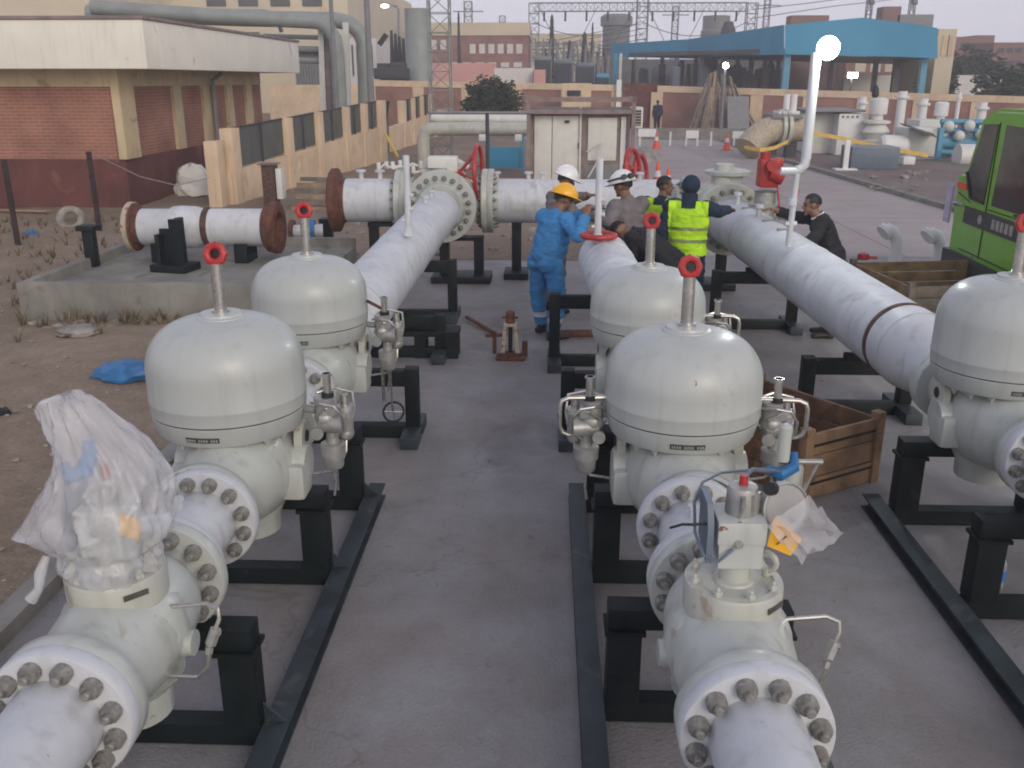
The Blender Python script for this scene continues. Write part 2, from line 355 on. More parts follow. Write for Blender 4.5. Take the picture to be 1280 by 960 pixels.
def dome_valve(label, x, y, dx=0.0, dh=0.0, pilots=()):
    t = thing('dome_valve', label, 'valve', (x, y, 0), 0, 'dome topped regulator valves on the skids')
    L_ = .645
    F = frame((0, 0, AZ), YP)
    b = MB()
    b.lathe([(.17, -L_+.10), (.185, -.46), (.235, -.36), (.265, -.25), (.292, -.12), (.298, 0), (.292, .12), (.265, .25), (.235, .36), (.185, .46), (.17, L_-.10)], F, 40)
    b.lathe([(.285, .80), (.258, .88), (.238, .93), (.235, .995)], Matrix.Translation((dx, 0, 0)), 40)           # neck
    b.lathe([(.15, .40), (.165, .405), (.17, .42), (.17, .50), (.22, .60)], None, 32)                       # lower boss
    for sx in (1, -1):                                                                                      # side blocks and bosses
        b.box((sx*.29, -.05, .74), (.14, .20, .20), bev=.03)
        b.cyl((sx*.25, 0, .80), (sx*.355, 0, .80), .115, .105, 24)
    part('valve_body', b, 'paint', t)
    for sx in (1, -1): part('lifting_lug', MB().cyl((sx*.29, .06, .93), (sx*.335, .06, .93), .10, seg=24).box((sx*.31, .06, .87), (.045, .17, .10)), 'cream', t)
    for sx in (1, -1): part('lug_hole', MB().cyl((sx*.338, .06, .94), (sx*.341, .06, .94), .034, seg=16), 'black', t)
    for s, d in ((-1, YP), (1, YM)): flange(t, (0, s*L_, AZ), d, pr=.17, bolts=False, m='paint')
    D = Matrix.Translation((dx, 0, 0))
    ring = part('bonnet_ring', MB().lathe([(.232, .980), (.258, .982), (.266, .995), (.27, 1.025), (.3, 1.028), (.3, 1.045)], D, 44), 'cream', t)
    for i in range(18):
        a = 2*PI*i/18
        bolt(ring, Matrix.Translation((dx+.328*math.cos(a), .328*math.sin(a), 1.032))@Matrix.Rotation(PI, 4, 'X'), .021, 'cream', 'stud')
    sk = part('dome_skirt', MB().lathe([(.26, 1.029), (.362, 1.031), (.374, 1.037), (.381, 1.05), (.398, 1.11), (.402, 1.138), (.398, 1.144)], D, 64), 'dome', t)
    part('seam', MB().lathe([(.395, 1.140), (.401, 1.141), (.401, 1.148), (.395, 1.149)], D, 64), 'plate', sk)
    a = -PI/2-.05
    pl = MB()
    for k in range(12):
        a0 = a-.22+.44*k/12; a1 = a-.22+.44*(k+1)/12
        q = [(dx+r8*math.cos(w), r8*math.sin(w), z) for w, z, r8 in ((a0, 1.066, .388), (a1, 1.066, .388), (a1, 1.096, .397), (a0, 1.096, .397))]
        pl.prism(q, (0, .004, 0))
    np_ = part('nameplate', pl, 'plate', sk)
    mk = MB()
    for k in range(13):
        w = a-.19+.38*k/12.0; r_ = .3955
        if k in (4, 9): continue
        mk.box((dx+r_*math.cos(w), r_*math.sin(w), 1.081), (.008, .003, .012), rz=w+PI/2)
    part('plate_marking', mk, 'platemark', np_)
    h = dh
    prof = [(.398, 1.146), (.405, 1.150), (.407, 1.21), (.409, 1.216), (.409, 1.224), (.407, 1.23), (.406, 1.345+h)]
    for i in range(1, 13):
        u = PI/2*i/12
        prof.append((.406*math.cos(u)**.60 if i < 12 else .02, 1.345+h+.265*math.sin(u)))
    part('dome', MB().lathe(prof, D, 64), 'dome', t, ang=50)
    zt = 1.60+h
    part('top_plate', MB().lathe([(.14, zt-.03), (.125, zt+.012), (.11, zt+.018), (.105, zt+.03), (.03, zt+.032)], D, 36), 'dome', t)
    part('stem', MB().lathe([(.048, zt+.03), (.048, zt+.045), (.034, zt+.047), (.034, zt+.058), (.032, zt+.06), (.032, zt+.285), (.026, zt+.29)], D, 20), 'steel', t)
    c = Vector((dx, 0, zt+.335))
    part('handle_ring', MB().ring(c, (0.1, -1, .25), .045, .0205, 8, 8).cyl((dx, 0, zt+.275), (dx, 0, zt+.31), .030, seg=10), 'red', t)
    part('cover_plug', MB().cyl(c+Vector((-.001, .012, -.003)), c+Vector((-.002, .004, -.001)), .034, seg=12), 'black', t)
    for sx, kind in pilots: pilot(t, sx, kind)
    return t

def pilot(t, sx, kind):
    """small regulators, filter cup and tubing hanging beside a dome"""
    def v(x, y, z): return Vector((sx*x, y, z))
    p = part('pilot_regulator', MB().cyl(v(.47, -.03, 1.20), v(.47, -.03, 1.09), .055, .05, 20).cyl(v(.45, -.03, 1.05), v(.58, -.06, 1.05), .05, .045, 20)
             .ball(v(.47, -.03, 1.08), .058).cyl(v(.42, -.02, 1.12), v(.36, 0, 1.12), .022, seg=12).cyl(v(.55, -.01, 1.10), v(.55, -.01, 1.0), .03, seg=14).box(v(.49, -.05, 1.13), (.10, .05, .05), bev=.008), 'zinc', t)
    part('pilot_cap', MB().cyl(v(.49, -.03, 1.20), v(.49, -.03, 1.225), .034, .034, 12), 'black', p)
    part('adjusting_stem', MB().cyl(v(.49, -.03, 1.222), v(.49, -.03, 1.33), .021, .021, 14).cyl(v(.49, -.03, 1.315), v(.49, -.03, 1.33), .028, seg=6), 'steel', p)
    part('filter_cup', MB().lathe([(.045, .79), (.052, .80), (.055, .86), (.066, .865), (.068, .93), (.06, .935), (.035, .938), (.03, 1.02)], Matrix.Translation(v(.50, -.02, 0)), 24), 'zinc', t)
    part('tubing', MB().tube([v(.405, -.05, 1.17), v(.47, -.12, 1.19), v(.54, -.13, 1.18), v(.58, -.12, 1.12), v(.58, -.10, 1.04), v(.54, -.06, 1.0), v(.50, -.04, .96)], .008, 8)
         .tube([v(.40, .03, 1.06), v(.45, -.06, 1.03), v(.44, -.09, 1.12), v(.50, -.11, 1.16)], .007, 8), 'steel', t)
    part('tubing', MB().tube([v(.50, -.02, .80), v(.50, -.02, .70), v(.49, -.02, .62)], .008, 8), 'steel', t)
    p2_ = part('pilot_regulator', MB().cyl(v(.56, .05, .98), v(.56, .05, 1.10), .042, .042, 18).cyl(v(.56, .05, 1.10), v(.56, .05, 1.125), .052, .05, 18).ball(v(.56, .05, .965), .044).cyl(v(.45, .07, 1.0), v(.56, .05, 1.0), .02, seg=10).box(v(.53, .09, 1.05), (.06, .05, .10), bev=.008), 'zinc', t)
    part('pilot_spring', MB().cyl(v(.56, .05, 1.125), v(.56, .05, 1.19), .026, .022, 14), 'steel', p2_)
    part('gauge', MB().cyl(v(.44, -.10, 1.02), v(.44, -.125, 1.02), .034, .034, 18), 'zinc', t)
    part('tubing', MB().tube([v(.41, .06, 1.19), v(.50, .09, 1.21), v(.60, .08, 1.19), v(.61, .06, 1.10), v(.60, .05, 1.03)], .008, 8), 'steel', t)
    part('tubing', MB().tube([v(.56, .04, .93), v(.56, .02, .87), v(.53, 0, .80), v(.47, .03, .74), v(.36, .04, .72)], .008, 8), 'steel', t)
    if kind in ('loop', 'blue'):
        part('loop_tube', MB().tube([v(.40, -.03, 1.215), v(.60, -.05, 1.215), v(.635, -.055, 1.20), v(.645, -.055, 1.17), v(.645, -.055, 1.06), v(.63, -.055, 1.025), v(.60, -.05, 1.01), v(.50, -.03, 1.0)], .0125, 10), 'steel', t)
    if kind == 'lever':
        part('lever', MB().bar(v(.49, -.03, 1.235), v(.37, -.06, 1.31), .014, .022), 'rustband', t)
        part('drain_rod', MB().cyl(v(.52, -.05, .80), v(.52, -.05, .47), .006, seg=6).cyl(v(.46, -.05, .80), v(.46, -.05, .55), .012, seg=6), 'steel', t)
        hw = part('handwheel', MB().ring(v(.53, -.06, .47), (0, -.8, .6), .075, .009, 24, 6), 'black', t)
        part('spoke', MB().cyl(v(.46, -.06, .47), v(.60, -.06, .47), .006, seg=6).cyl(v(.53, -.04, .41), v(.53, -.08, .53), .006, seg=6), 'steel', hw)
    if kind == 'blue':
        part('white_cylinder', MB().lathe([(.02, 1.03), (.032, 1.035), (.032, 1.21), (.024, 1.22), (.01, 1.225)], Matrix.Translation(v(.44, -.42, 0)), 18), 'paint', t)
        part('blue_tape', MB().tube([v(.36, -.45, 1.0), v(.42, -.48, .985), v(.49, -.45, 1.01), v(.50, -.40, 1.05), v(.44, -.37, 1.03)], [.02, .034, .03, .025, .02], 9), 'blue', t)
        part('pipe_bracket', MB().cyl(v(.46, -.40, 1.02), v(.64, -.40, 1.02), .014, seg=12).cyl(v(.62, -.40, 1.02), v(.57, -.38, .86), .01, seg=10).cyl(v(.44, -.42, .84), v(.44, -.42, 1.02), .022, seg=12), 'zinc', t)
        part('accumulator', MB().lathe([(.03, .80), (.06, .81), (.062, .95), (.05, .975), (.02, .98)], Matrix.Translation(v(.52, -.30, 0)), 20), 'paint', t)

def shut_valve(label, x, y, tube_dx=.24):
    t = thing('shut_off_valve', label, 'valve', (x, y, 0), 0, 'slam shut valves in front of the dome valves')
    L_ = .445
    F = frame((0, 0, AZ), YP)
    b = MB().lathe([(.19, -L_+.06), (.195, -.34), (.20, -.28), (.215, -.2), (.228, -.08), (.228, .08), (.215, .2), (.20, .26), (.155, .33), (.150, L_-.06)], F, 40)
    b.lathe([(.238, .80), (.225, .88), (.205, .93), (.17, .955), (.16, .97)], None, 40)
    b.lathe([(.12, .44), (.14, .45), (.145, .56), (.2, .62)], None, 28)
    for sx in (1, -1): b.cyl((sx*.15, .03, .74), (sx*.252, .03, .74), .06, .05, 20)
    part('valve_body', b, 'paint', t)
    flange(t, (0, -L_, AZ), YP, pr=.19, bolts=False, hub=.07, m='paint'); flange(t, (0, L_, AZ), YM, pr=.150, hub=.11, m='paint', n=12)
    bo = part('bonnet', MB().lathe([(.15, .955), (.172, .958), (.178, .966), (.179, 1.072), (.174, 1.083), (.145, 1.085), (.14, 1.079), (.08, 1.079)], None, 48), 'cream', t)
    for i in range(8):
        a = 2*PI*(i+.3)/8
        bolt(bo, Matrix.Translation((.148*math.cos(a), .148*math.sin(a), 1.083)), .0165, 'cream', 'stud')
    bo2 = part('lifting_eye', MB().ring((.125, .03, 1.135), (-.5, -.8, 0), .032, .013, 16, 8).cyl((.125, .03, 1.08), (.125, .03, 1.11), .016, seg=10), 'cream', bo)
    part('nameplate', MB().box((.1275, -.1275, 1.04), (.09, .003, .022), rz=.785), 'plate', bo)
    d = tube_dx
    part('bypass_tube', MB().tube([(d-.07, -.02, .925), (d+.10, -.03, .95), (d+.145, -.04, .935), (d+.15, -.05, .90), (d+.11, -.07, .80), (d+.10, -.08, .72), (d+.06, -.09, .67), (d-.06, -.10, .68)], .0085, 8), 'steel', t)
    part('tube_fitting', MB().cyl((d+.135, -.055, .86), (d+.112, -.068, .80), .021, seg=6).cyl((d+.128, -.06, .845), (d+.15, -.07, .85), .012, seg=6).cyl((d+.108, -.07, .79), (d+.104, -.075, .765), .015, seg=6), 'zinc', t)
    return t

XA, XB, XC = -1.585, .695, 2.80
XDA = -1.64
spool('white inlet pipe spool at the bottom left corner', XA, .75, 2.53, f0=False)
spool('white inlet pipe spool at the bottom edge before the actuator box valve', XB, .75, 2.53, f0=False)
va = shut_valve('cream slam shut valve whose top is wrapped in clear plastic, at the lower left', XA, 2.98)
vb = shut_valve('cream slam shut valve carrying a grey actuator box and yellow tag, at the lower centre', XB, 2.98)
spool('short white spool between the plastic wrapped valve and its dome valve', XA-.03, 3.43, 3.97)
spool('short white spool between the actuator box valve and the front centre dome valve', XB, 3.43, 3.97)
YA1, YA2 = 4.62, 6.42
dome_valve('grey dome valve beside the plastic wrapped valve, front one of the left line', XDA, YA1, -.05, 0.02, [(1, 'std')])
dome_valve('grey dome valve further back on the left line, with a lever pilot', XDA, YA2, -.05, .0, [(1, 'lever')])
dome_valve('grey dome valve behind the actuator box valve, front one of the centre line', XB+.035, YA1, 0, -.03, [(-1, 'loop'), (1, 'blue')])
dome_valve('grey dome valve further back on the centre line, before the red handwheel pipe', XB+.035, YA2, 0, -.06, [(1, 'loop')])
dome_valve('grey dome valve at the right edge, on the line with the rusty weld band', XC, 5.50, 0, .07, [])
spool('short white spool joining the two dome valves of the left line', XDA, YA1+.65, YA2-.65)
spool('short white spool joining the two dome valves of the centre line', XB+.03, YA1+.65, YA2-.65)
spool('white inlet spool at the right edge in front of the right dome valve', XC, 3.2, 5.50-.65, f0=False)

# plastic wrapping over the top of the left valve
def wrap():
    o = Vector((XA, 2.98, 0)); b = MB(); seg = 64
    # height, radius, centre x, centre y, flare towards the left
    rows = [(1.075, .185, .0, 0, 0), (1.12, .20, .0, 0, 0), (1.165, .185, .0, 0, 0), (1.21, .225, .02, 0, .05), (1.27, .235, .02, 0, .16), (1.33, .225, .025, 0, .12), (1.39, .215, .03, .01, .05), (1.46, .195, .02, .02, .0), (1.53, .165, -.005, .03, .0), (1.59, .135, -.045, .04, .02), (1.645, .105, -.08, .05, .04), (1.69, .085, -.105, .05, .05), (1.70, .03, -.105, .05, 0)]
    rings = []; seg = 110; fine = []
    for p0, p1 in zip(rows, rows[1:]):
        for q in range(4): fine.append(tuple(a+(b_-a)*q/4 for a, b_ in zip(p0, p1)))
    fine.append(rows[-1])
    for k, (z, r, cx, cy, fl) in enumerate(fine):
        ring = []
        for i in range(seg):
            a = 2*PI*i/seg; ca, sa_ = math.cos(a), math.sin(a)
            n1 = noise.noise(Vector((ca*2.2, sa_*2.2, z*4))); n2 = 1-2*abs(noise.noise(Vector((ca*3.6+4, sa_*3.6, z*6+a*.4)))); n3 = 1-2*abs(noise.noise(Vector((ca*8+z*5, sa_*8+3, z*11)))); n4 = noise.noise(Vector((ca*19, sa_*19+3, z*34)))
            rr = r*(1+.15*n1+.11*(n2-.5)+.06*(n3-.5)+.025*n4)+fl*max(0, math.cos(a-R(185)))**8
            dz = .03*noise.noise(Vector((ca*3, sa_*3, 3+z*12)))-fl*.5*max(0, math.cos(a-R(185)))**8
            ring.append(b.bm.verts.new(o+Vector((cx+.92*rr*ca, cy+.92*rr*sa_, z+dz+.02*(z-1.07)/.6+.012))))
        rings.append(ring)
    for a, c in zip(rings, rings[1:]):
        for i in range(seg): b._f((a[i], a[(i+1) % seg], c[(i+1) % seg], c[i]))
    b._f(rings[-1])
    pts = [o+Vector(q) for q in ((-.20, -.09, 1.17), (-.215, -.12, 1.12), (-.225, -.13, 1.06), (-.255, -.14, 1.02))]
    b.tube(pts, [.014, .022, .016, .024], 7)
    return solo('plastic_wrap', b, 'plastic2', 'crumpled clear plastic bag wrapped over the top of the lower left valve', 'plastic wrap', ang=80)
wrap()
def actuator(vx, vy, wrapped):
    """actuator on the bonnet of a slam shut valve"""
    par = va if wrapped else vb
    part('actuator_neck', MB().lathe([(.075, 1.078), (.07, 1.087), (.056, 1.092), (.055, 1.17)], None, 24), 'cream', par)
    bx = part('actuator_box', MB().prism([(-.075, -.08, 1.165), (.075, -.08, 1.165), (.08, -.085, 1.34), (-.08, -.085, 1.34)], (0, .16, 0)).box((0, 0, 1.3), (.172, .176, .09), bev=.012), 'paint', par)
    part('box_screw', MB().cyl((-.012, -.09, 1.265), (-.012, -.105, 1.265), .017, .011, 14), 'steel', bx)
    part('side_panel', MB().prism([(-.10, -.09, 1.19), (-.10, .09, 1.22), (-.10, .09, 1.40), (-.10, -.05, 1.40), (-.10, -.09, 1.33)], (-.022, 0, 0)), 'bluegrey', bx)
    cp = part('sight_cylinder', MB().lathe([(.056, 1.345), (.058, 1.35), (.055, 1.43), (.05, 1.445), (.02, 1.45)], Matrix.Translation((.01, .01, 0)), 20), 'zinc', bx)
    part('indicator_rod', MB().cyl((.035, -.035, 1.345), (.035, -.035, 1.43), .009, seg=8).cyl((0, -.05, 1.345), (0, -.05, 1.43), .009, seg=8).cyl((.06, -.01, 1.345), (.06, -.01, 1.43), .009, seg=8), 'steel', cp)
    part('red_cap', MB().cyl((.01, .01, 1.45), (.01, .01, 1.485), .017, .014, 12), 'red', cp)
    if not wrapped:
        part('signal_tube', MB().tube([(-.03, -.095, 1.25), (-.08, -.11, 1.21), (-.13, -.09, 1.22), (-.155, -.03, 1.28), (-.15, .05, 1.36), (-.10, .18, 1.38), (.02, .45, 1.30), (.20, .80, 1.16), (.36, 1.08, 1.05), (.44, 1.16, 1.0)], .006, 6), 'bluegrey', bx)
        part('signal_tube', MB().tube([(.02, .06, 1.40), (.03, .12, 1.42), (.12, .35, 1.36), (.28, .75, 1.18), (.40, 1.08, 1.04), (.46, 1.18, .99)], .009, 8), 'bluegrey', bx)
        part('sensor_lead', MB().tube([(-.12, -.06, 1.33), (-.17, -.06, 1.325), (-.20, -.03, 1.31), (-.235, .02, 1.27)], .005, 6), 'black', bx)
    g = frame((.165, .02, 1.355), (.35, -.9, .28))
    if wrapped:
        part('tag', MB().prism([(.085, -.093, 1.265), (.15, -.095, 1.245), (.165, -.09, 1.32), (.09, -.09, 1.35)], (0, -.003, 0)), 'yellow', par)
        return bx
    ga = part('pressure_gauge', MB().lathe([(.03, -.05), (.085, -.03), (.095, -.02), (.095, .012), (.088, .016), (.084, .010), (.01, .010)], g, 32), 'zinc', par)
    part('dial', MB().lathe([(.083, .0115), (.01, .0125)], g, 28), 'dial', ga)
    part('gauge_knob', MB().cyl((.105, -.01, 1.445), (.09, -.035, 1.455), .026, .024, 16), 'black', ga)
    part('tag', MB().prism([(.085, -.093, 1.265), (.165, -.105, 1.235), (.20, -.10, 1.30), (.10, -.09, 1.375)], (0, -.003, 0)), 'yellow', par)
    part('tag_print', MB().bar((.115, -.104, 1.275), (.145, -.106, 1.31), .007, .002), 'plate', par)
    if not wrapped:
        b = MB(); n = 9; gr = {}
        for i in range(n):
            for j in range(n):
                u = i/(n-1); w = j/(n-1)
                q = Vector((.075+.25*u, -.108-.01*u, 1.215+.25*w)); q.x += (.08*(1-w)-.02)*0
                q = Vector((.07, -.11, 1.35))+Vector((.135, 0, -.14))*u+Vector((.14, .02, .105))*w
                q += Vector((.006, .03, .008))*noise.noise(Vector((i*.8, j*.8, 2)))
                gr[i, j] = b.bm.verts.new(q)
        for i in range(n-1):
            for j in range(n-1): b._f((gr[i, j], gr[i+1, j], gr[i+1, j+1], gr[i, j+1]))
        part('plastic_pouch', b, 'plastic', par)
    return bx
actuator(XB, 2.98, False); actuator(XA, 2.98, True)
part('blue_cover', MB().tube([(-.10, -.06, 1.52), (-.07, -.08, 1.48), (-.02, -.07, 1.50), (-.005, -.04, 1.55), (-.02, -.02, 1.59)], [.02, .03, .034, .028, .02], 9), 'blue', va)

# ---- long 24 inch pipes
def long_pipe(label, x0, y0, z0, x1, y1, z1, r, band=None, farflange=True, cap=False, yr=.52, startflange=True):
    t = thing('gas_pipe', label, 'pipe', (x0, y0, 0), 0, 'long white gas pipes', world=True)
    a = Vector((x0, y0, AZ)); e = Vector((x1, y1, z1)); s = Vector((x0, y0+yr, z0)); d = (e-s).normalized()
    if startflange: flange(t, a, YP, pr=.165, m='paint')
    c = []; b = MB()
    F0 = frame(a+Vector((0, .15, 0)), YP)
    rings = []
    for k in range(11):
        u = k/10; u2 = u*u*(3-2*u)
        c0 = (a+Vector((0, .15, 0))).lerp(s, u); c0.z = AZ+(z0-AZ)*u2
        rr = .165+(r-.165)*u2
        rings.append([b.bm.verts.new(c0+Vector((rr*math.cos(2*PI*i/40), 0, rr*math.sin(2*PI*i/40)))) for i in range(40)])
    for p_, q in zip(rings, rings[1:]):
        for i in range(40): b._f((p_[i], p_[(i+1) % 40], q[(i+1) % 40], q[i]))
    part('reducer', b, 'pipe', t)
    pr = [(r, 0), (r, (e-s).length)]
    if cap: pr += [(r*.97, (e-s).length+.06), (r*.85, (e-s).length+.12), (r*.6, (e-s).length+.17), (r*.2, (e-s).length+.19)]
    part('pipe', MB().lathe(pr, frame(s, d), 48, False), 'pipe', t)
    w = MB().lathe([(r, -.012), (r+.007, -.006), (r+.007, .008), (r, .014)], frame(s, d), 48, False)
    part('weld_bead', w, 'pipe', t)
    for f in (.45, .8):
        q = s.lerp(e, f); part('weld_bead', MB().lathe([(r, -.01), (r+.005, -.004), (r+.005, .004), (r, .01)], frame(q, d), 48, False), 'pipe', t)
    if band is not None:
        q = s.lerp(e, band); part('weld_band', MB().lathe([(r, -.035), (r+.004, -.03), (r+.012, -.004), (r+.004, .028), (r, .034)], frame(q, d), 48, False), 'rustband', t)
    return t, s, e, d
pa, sa, ea, da = long_pipe('long white pipe of the left line, running back to the big bolted tee valve', XDA, YA2+.65, .90, -1.47, 12.55, 1.10, .29)
pb, sb, eb, db = long_pipe('white pipe of the centre line with a round capped end beneath the red handwheel', XB+.05, YA2+.65, .93, .60, 9.35, 1.06, .265, cap=True)
pc, sc_, ec, dc = long_pipe('long white pipe of the right line with a rust brown weld band', XC, 5.50+.65, .86, 2.42, 12.2, 1.04, .30, band=.045, yr=.62)
def vent(px, py, Y, ptop, label, r=.035):
    b0 = P(px, py, Y); t0 = P(*ptop, Y)
    b0.x = (b0.x+t0.x)/2; t0.x = b0.x
    t = thing('vent_tube', label, 'vent pipe', (b0.x, Y, b0.z-.03), 0, 'thin white upright vent tubes', world=True)
    part('tube', MB().cyl((b0.x, Y, b0.z-.04), (b0.x, Y, t0.z), r, seg=16), 'pipe', t)
    part('base_collar', MB().cyl((b0.x, Y, b0.z-.05), (b0.x, Y, b0.z+.03), r*1.7, r*1.3, 16), 'pipe', t)
    part('tube_tee', MB().cyl((b0.x, Y, b0.z+.22), (b0.x+r*1.9, Y-.01, b0.z+.22), r*.6, seg=10).cyl((b0.x, Y, b0.z+.36), (b0.x+r*1.9, Y-.01, b0.z+.36), r*.6, seg=10).cyl((b0.x-r*1.8, Y, b0.z+.10), (b0.x, Y, b0.z+.10), r*.5, seg=10), 'pipe', t)
    return t
vent(510, 288, 9.5, (508, 194), 'thin white upright tube on the left long pipe, before the big bolted flange', .034)
vent(745, 296, 9.1, (752, 198), 'thin white upright tube standing in the red handwheel on the centre pipe', .034)
q = P(748, 297, 9.1)
t = thing('handwheel', 'red handwheel lying flat on the end of the centre pipe', 'handwheel', (q.x, q.y, q.z), world=True)
part('rim', MB().ring((q.x, q.y, q.z+.02), (0, 0, 1), .165, .026, 28, 8), 'red', t)
part('spoke', MB().bar((q.x-.16, q.y, q.z+.02), (q.x+.16, q.y, q.z+.02), .04, .02).bar((q.x, q.y-.16, q.z+.02), (q.x, q.y+.16, q.z+.02), .04, .02).cyl((q.x, q.y, q.z-.03), (q.x, q.y, q.z+.03), .06, seg=16), 'red', t)
# small rectangular pads on the right long pipe
for fx, (px, py) in enumerate(((958, 262), (972, 298), (1006, 312))):
    pass
def on_pipe(s, d, f, L_, r, side=0):
    p = s+d*(L_*f); m = frame(p, d, (0, 0, 1)); return p
Lc = (ec-sc_).length
for f in (.60, .70, .86):
    p = sc_+dc*(Lc*f)+Vector((.02, 0, .30))
    part('support_pad', MB().box(p, (.20, .05, .02), rz=.1), 'greysteel', pc)
for f in (.75, .92):
    p = sc_+dc*(Lc*f)+Vector((-.05, 0, .30))
    part('nozzle', MB().cyl(p-Vector((0, 0, .02)), p+Vector((0, 0, .12)), .03, seg=12).cyl(p+Vector((0, 0, .10)), p+Vector((0, 0, .14)), .055, seg=14), 'pipe', pc)
La = (ea-sa).length
for f in (.80, .90):
    p = sa+da*(La*f)+Vector((.0, 0, .29))
    part('nozzle', MB().cyl(p-Vector((0, 0, .02)), p+Vector((0, 0, .06)), .035, seg=12).cyl(p+Vector((0, 0, .05)), p+Vector((0, 0, .075)), .055, seg=14), 'pipe', pa)

# ---- header pipe and its valves
HY, HZ = 13.6, 1.12
def big_tee(label, x, y, z, fy):
    t = thing('tee_valve', label, 'valve', (x, y, 0), 0, world=True)
    part('valve_body', MB().ball((x, y, z), (.46, .46, .46), 32, 20).cyl((x, y, z+.35), (x, y, z+.56), .20, .17, 24).cyl((x-.30, y, z+.30), (x+.28, y, z+.44), .16, .12, 20), 'cream', t)
    fl = flange(t, (x, fy, z), YP, .50, .09, 20, .33, .036, .12, 'cream', bolts=False)
    fl = flange(t, (x, fy-.008, z), YM, .50, .09, 20, .31, .036, .13, 'paint')
    for s in (-1, 1): flange(t, (x+s*.62, y, z), (-s, 0, 0), .46, .08, 18, .34, .03, .08, 'cream')
    return t
XT = -1.47
tee = big_tee('big bolted tee valve joining the left long pipe to the cross header', XT, HY, HZ, 12.98)
bm_ = MB().box((XT-.02, HY-.05, HZ+.56), (.42, .30, .16), bev=.02).box((XT+.12, HY-.12, HZ+.52), (.16, .16, .18), bev=.015).cyl((XT+.1, HY, HZ+.60), (XT+.34, HY, HZ+.47), .05, seg=14)
part('gearbox', bm_, 'offwhite', tee)
w = MB()
wc = P(598, 216, HY-.15)
hw = part('handwheel', MB().ring(wc, (1, -.08, .03), .385, .030, 40, 8), 'red', tee)
hub = wc+Vector((-.28, 0, 0))
for k in range(6):
    a = 2*PI*k/6+.2; e_ = wc+Vector((0, .38*math.cos(a), .38*math.sin(a)))
    w.cyl(hub, e_, .016, .013, 6)
w.cyl(hub-Vector((.10, 0, 0)), hub+Vector((.04, 0, 0)), .045, seg=12)
part('spokes', w, 'red', hw)
clut = MB()
for k in range(9):
    c = Vector((XT-.95+k*.10, HY-.10+.12*random.random(), HZ+.40+.08*random.random()))
    clut.tube([c, c+Vector((.08, .02, .08*random.random())), c+Vector((.17, -.03, .03))], .018, 6); clut.cyl(c, c+Vector((0, 0, .10)), .03, seg=8)
part('small_fittings', clut, 'offwhite', tee)
# left header stub with the rusty end flange
hl = thing('header_pipe', 'short white header stub left of the tee valve with a rust red end flange', 'pipe', (-2.5, HY, 0), 0, 'sections of the cross header pipe', world=True)
part('pipe', MB().cyl((-3.0, HY, HZ), (XT-.70, HY, HZ), .315, seg=48), 'pipe', hl)
flange(hl, (XT-.63, HY, HZ), (-1, 0, 0), .46, .08, 18, .315, .03, .08, 'paint')
part('end_flange', MB().lathe([(.30, -.06), (.44, -.06), (.46, -.045), (.46, .035), (.43, .05), (.33, .10), (.315, .16)], frame((-3.08, HY, HZ), (1, 0, 0)), 44), 'rust', hl)
part('weld_bead', MB().lathe([(.315, -.01), (.322, 0), (.315, .01)], frame((-2.45, HY, HZ), (1, 0, 0)), 44, False), 'pipe', hl)
for xx in (-2.70, -2.42): part('nozzle', MB().cyl((xx, HY, HZ+.30), (xx, HY, HZ+.42), .035, seg=12).cyl((xx, HY, HZ+.41), (xx, HY, HZ+.44), .075, seg=14), 'pipe', hl)
hm = thing('header_pipe', 'long white cross header pipe passing behind the workers', 'pipe', (.5, HY, 0), 0, 'sections of the cross header pipe', world=True)
part('pipe', MB().cyl((XT+.70, HY, HZ), (1.95, HY, HZ), .315, seg=48), 'pipe', hm)
flange(hm, (XT+.63, HY, HZ), (1, 0, 0), .46, .08, 18, .315, .03, .08, 'paint')
for xx in (-.72, -.26, -.06, 1.35): part('nozzle', MB().cyl((xx, HY, HZ+.30), (xx, HY, HZ+.40), .03, seg=12).cyl((xx, HY, HZ+.39), (xx, HY, HZ+.42), .06, seg=14), 'pipe', hm)
for xx in (.1, 1.1): part('weld_bead', MB().lathe([(.315, -.01), (.322, 0), (.315, .01)], frame((xx, HY, HZ), (1, 0, 0)), 44, False), 'pipe', hm)
# ball valve at the end of the right pipe
XV = 2.42
bv = thing('ball_valve', 'grey green ball valve behind the hi-vis worker with a red actuator on top', 'valve', (XV, 12.95, 0), 0, world=True)
part('valve_body', MB().ball((XV, 13.0, 1.06), (.45, .45, .45), 30, 18).cyl((XV-.5, 13.1, 1.06), (XV, 13.1, 1.06), .38, seg=32).cyl((XV, 12.9, 1.4), (XV, 12.9, 1.72), .16, .13, 20), 'cream', bv)
flange(bv, (XV, 12.35, 1.05), YP, .47, .08, 18, .34, .03, .1, 'cream', bolts=False); flange(bv, (XV, 12.342, 1.05), YM, .47, .08, 18, .31, .032, .12, 'cream')
flange(bv, (XV-.46, 13.1, 1.06), (-1, 0, 0), .46, .08, 18, .34, .03, .08, 'cream')
a = P(900, 218, 13.0)
part('valve_cover', MB().lathe([(.20, -.12), (.22, -.02), (.30, 0), (.31, .05), (.25, .07), (.12, .09)], Matrix.Translation((a.x+.1, a.y, a.z)), 28), 'paint', bv)
s_ = P(955, 262, 11.6)
st = part('gear_stack', MB().lathe([(.15, -.35), (.15, -.10), (.19, -.09), (.19, -.05), (.14, -.04), (.14, .02), (.19, .03), (.19, .07), (.13, .08), (.13, .22), (.17, .24)], Matrix.Translation(s_), 24).cyl(s_+Vector((.1, -.1, -.05)), s_+Vector((.42, -.15, -.12)), .035, seg=10), 'zinc', bv)
r_ = P(960, 216, 11.6)
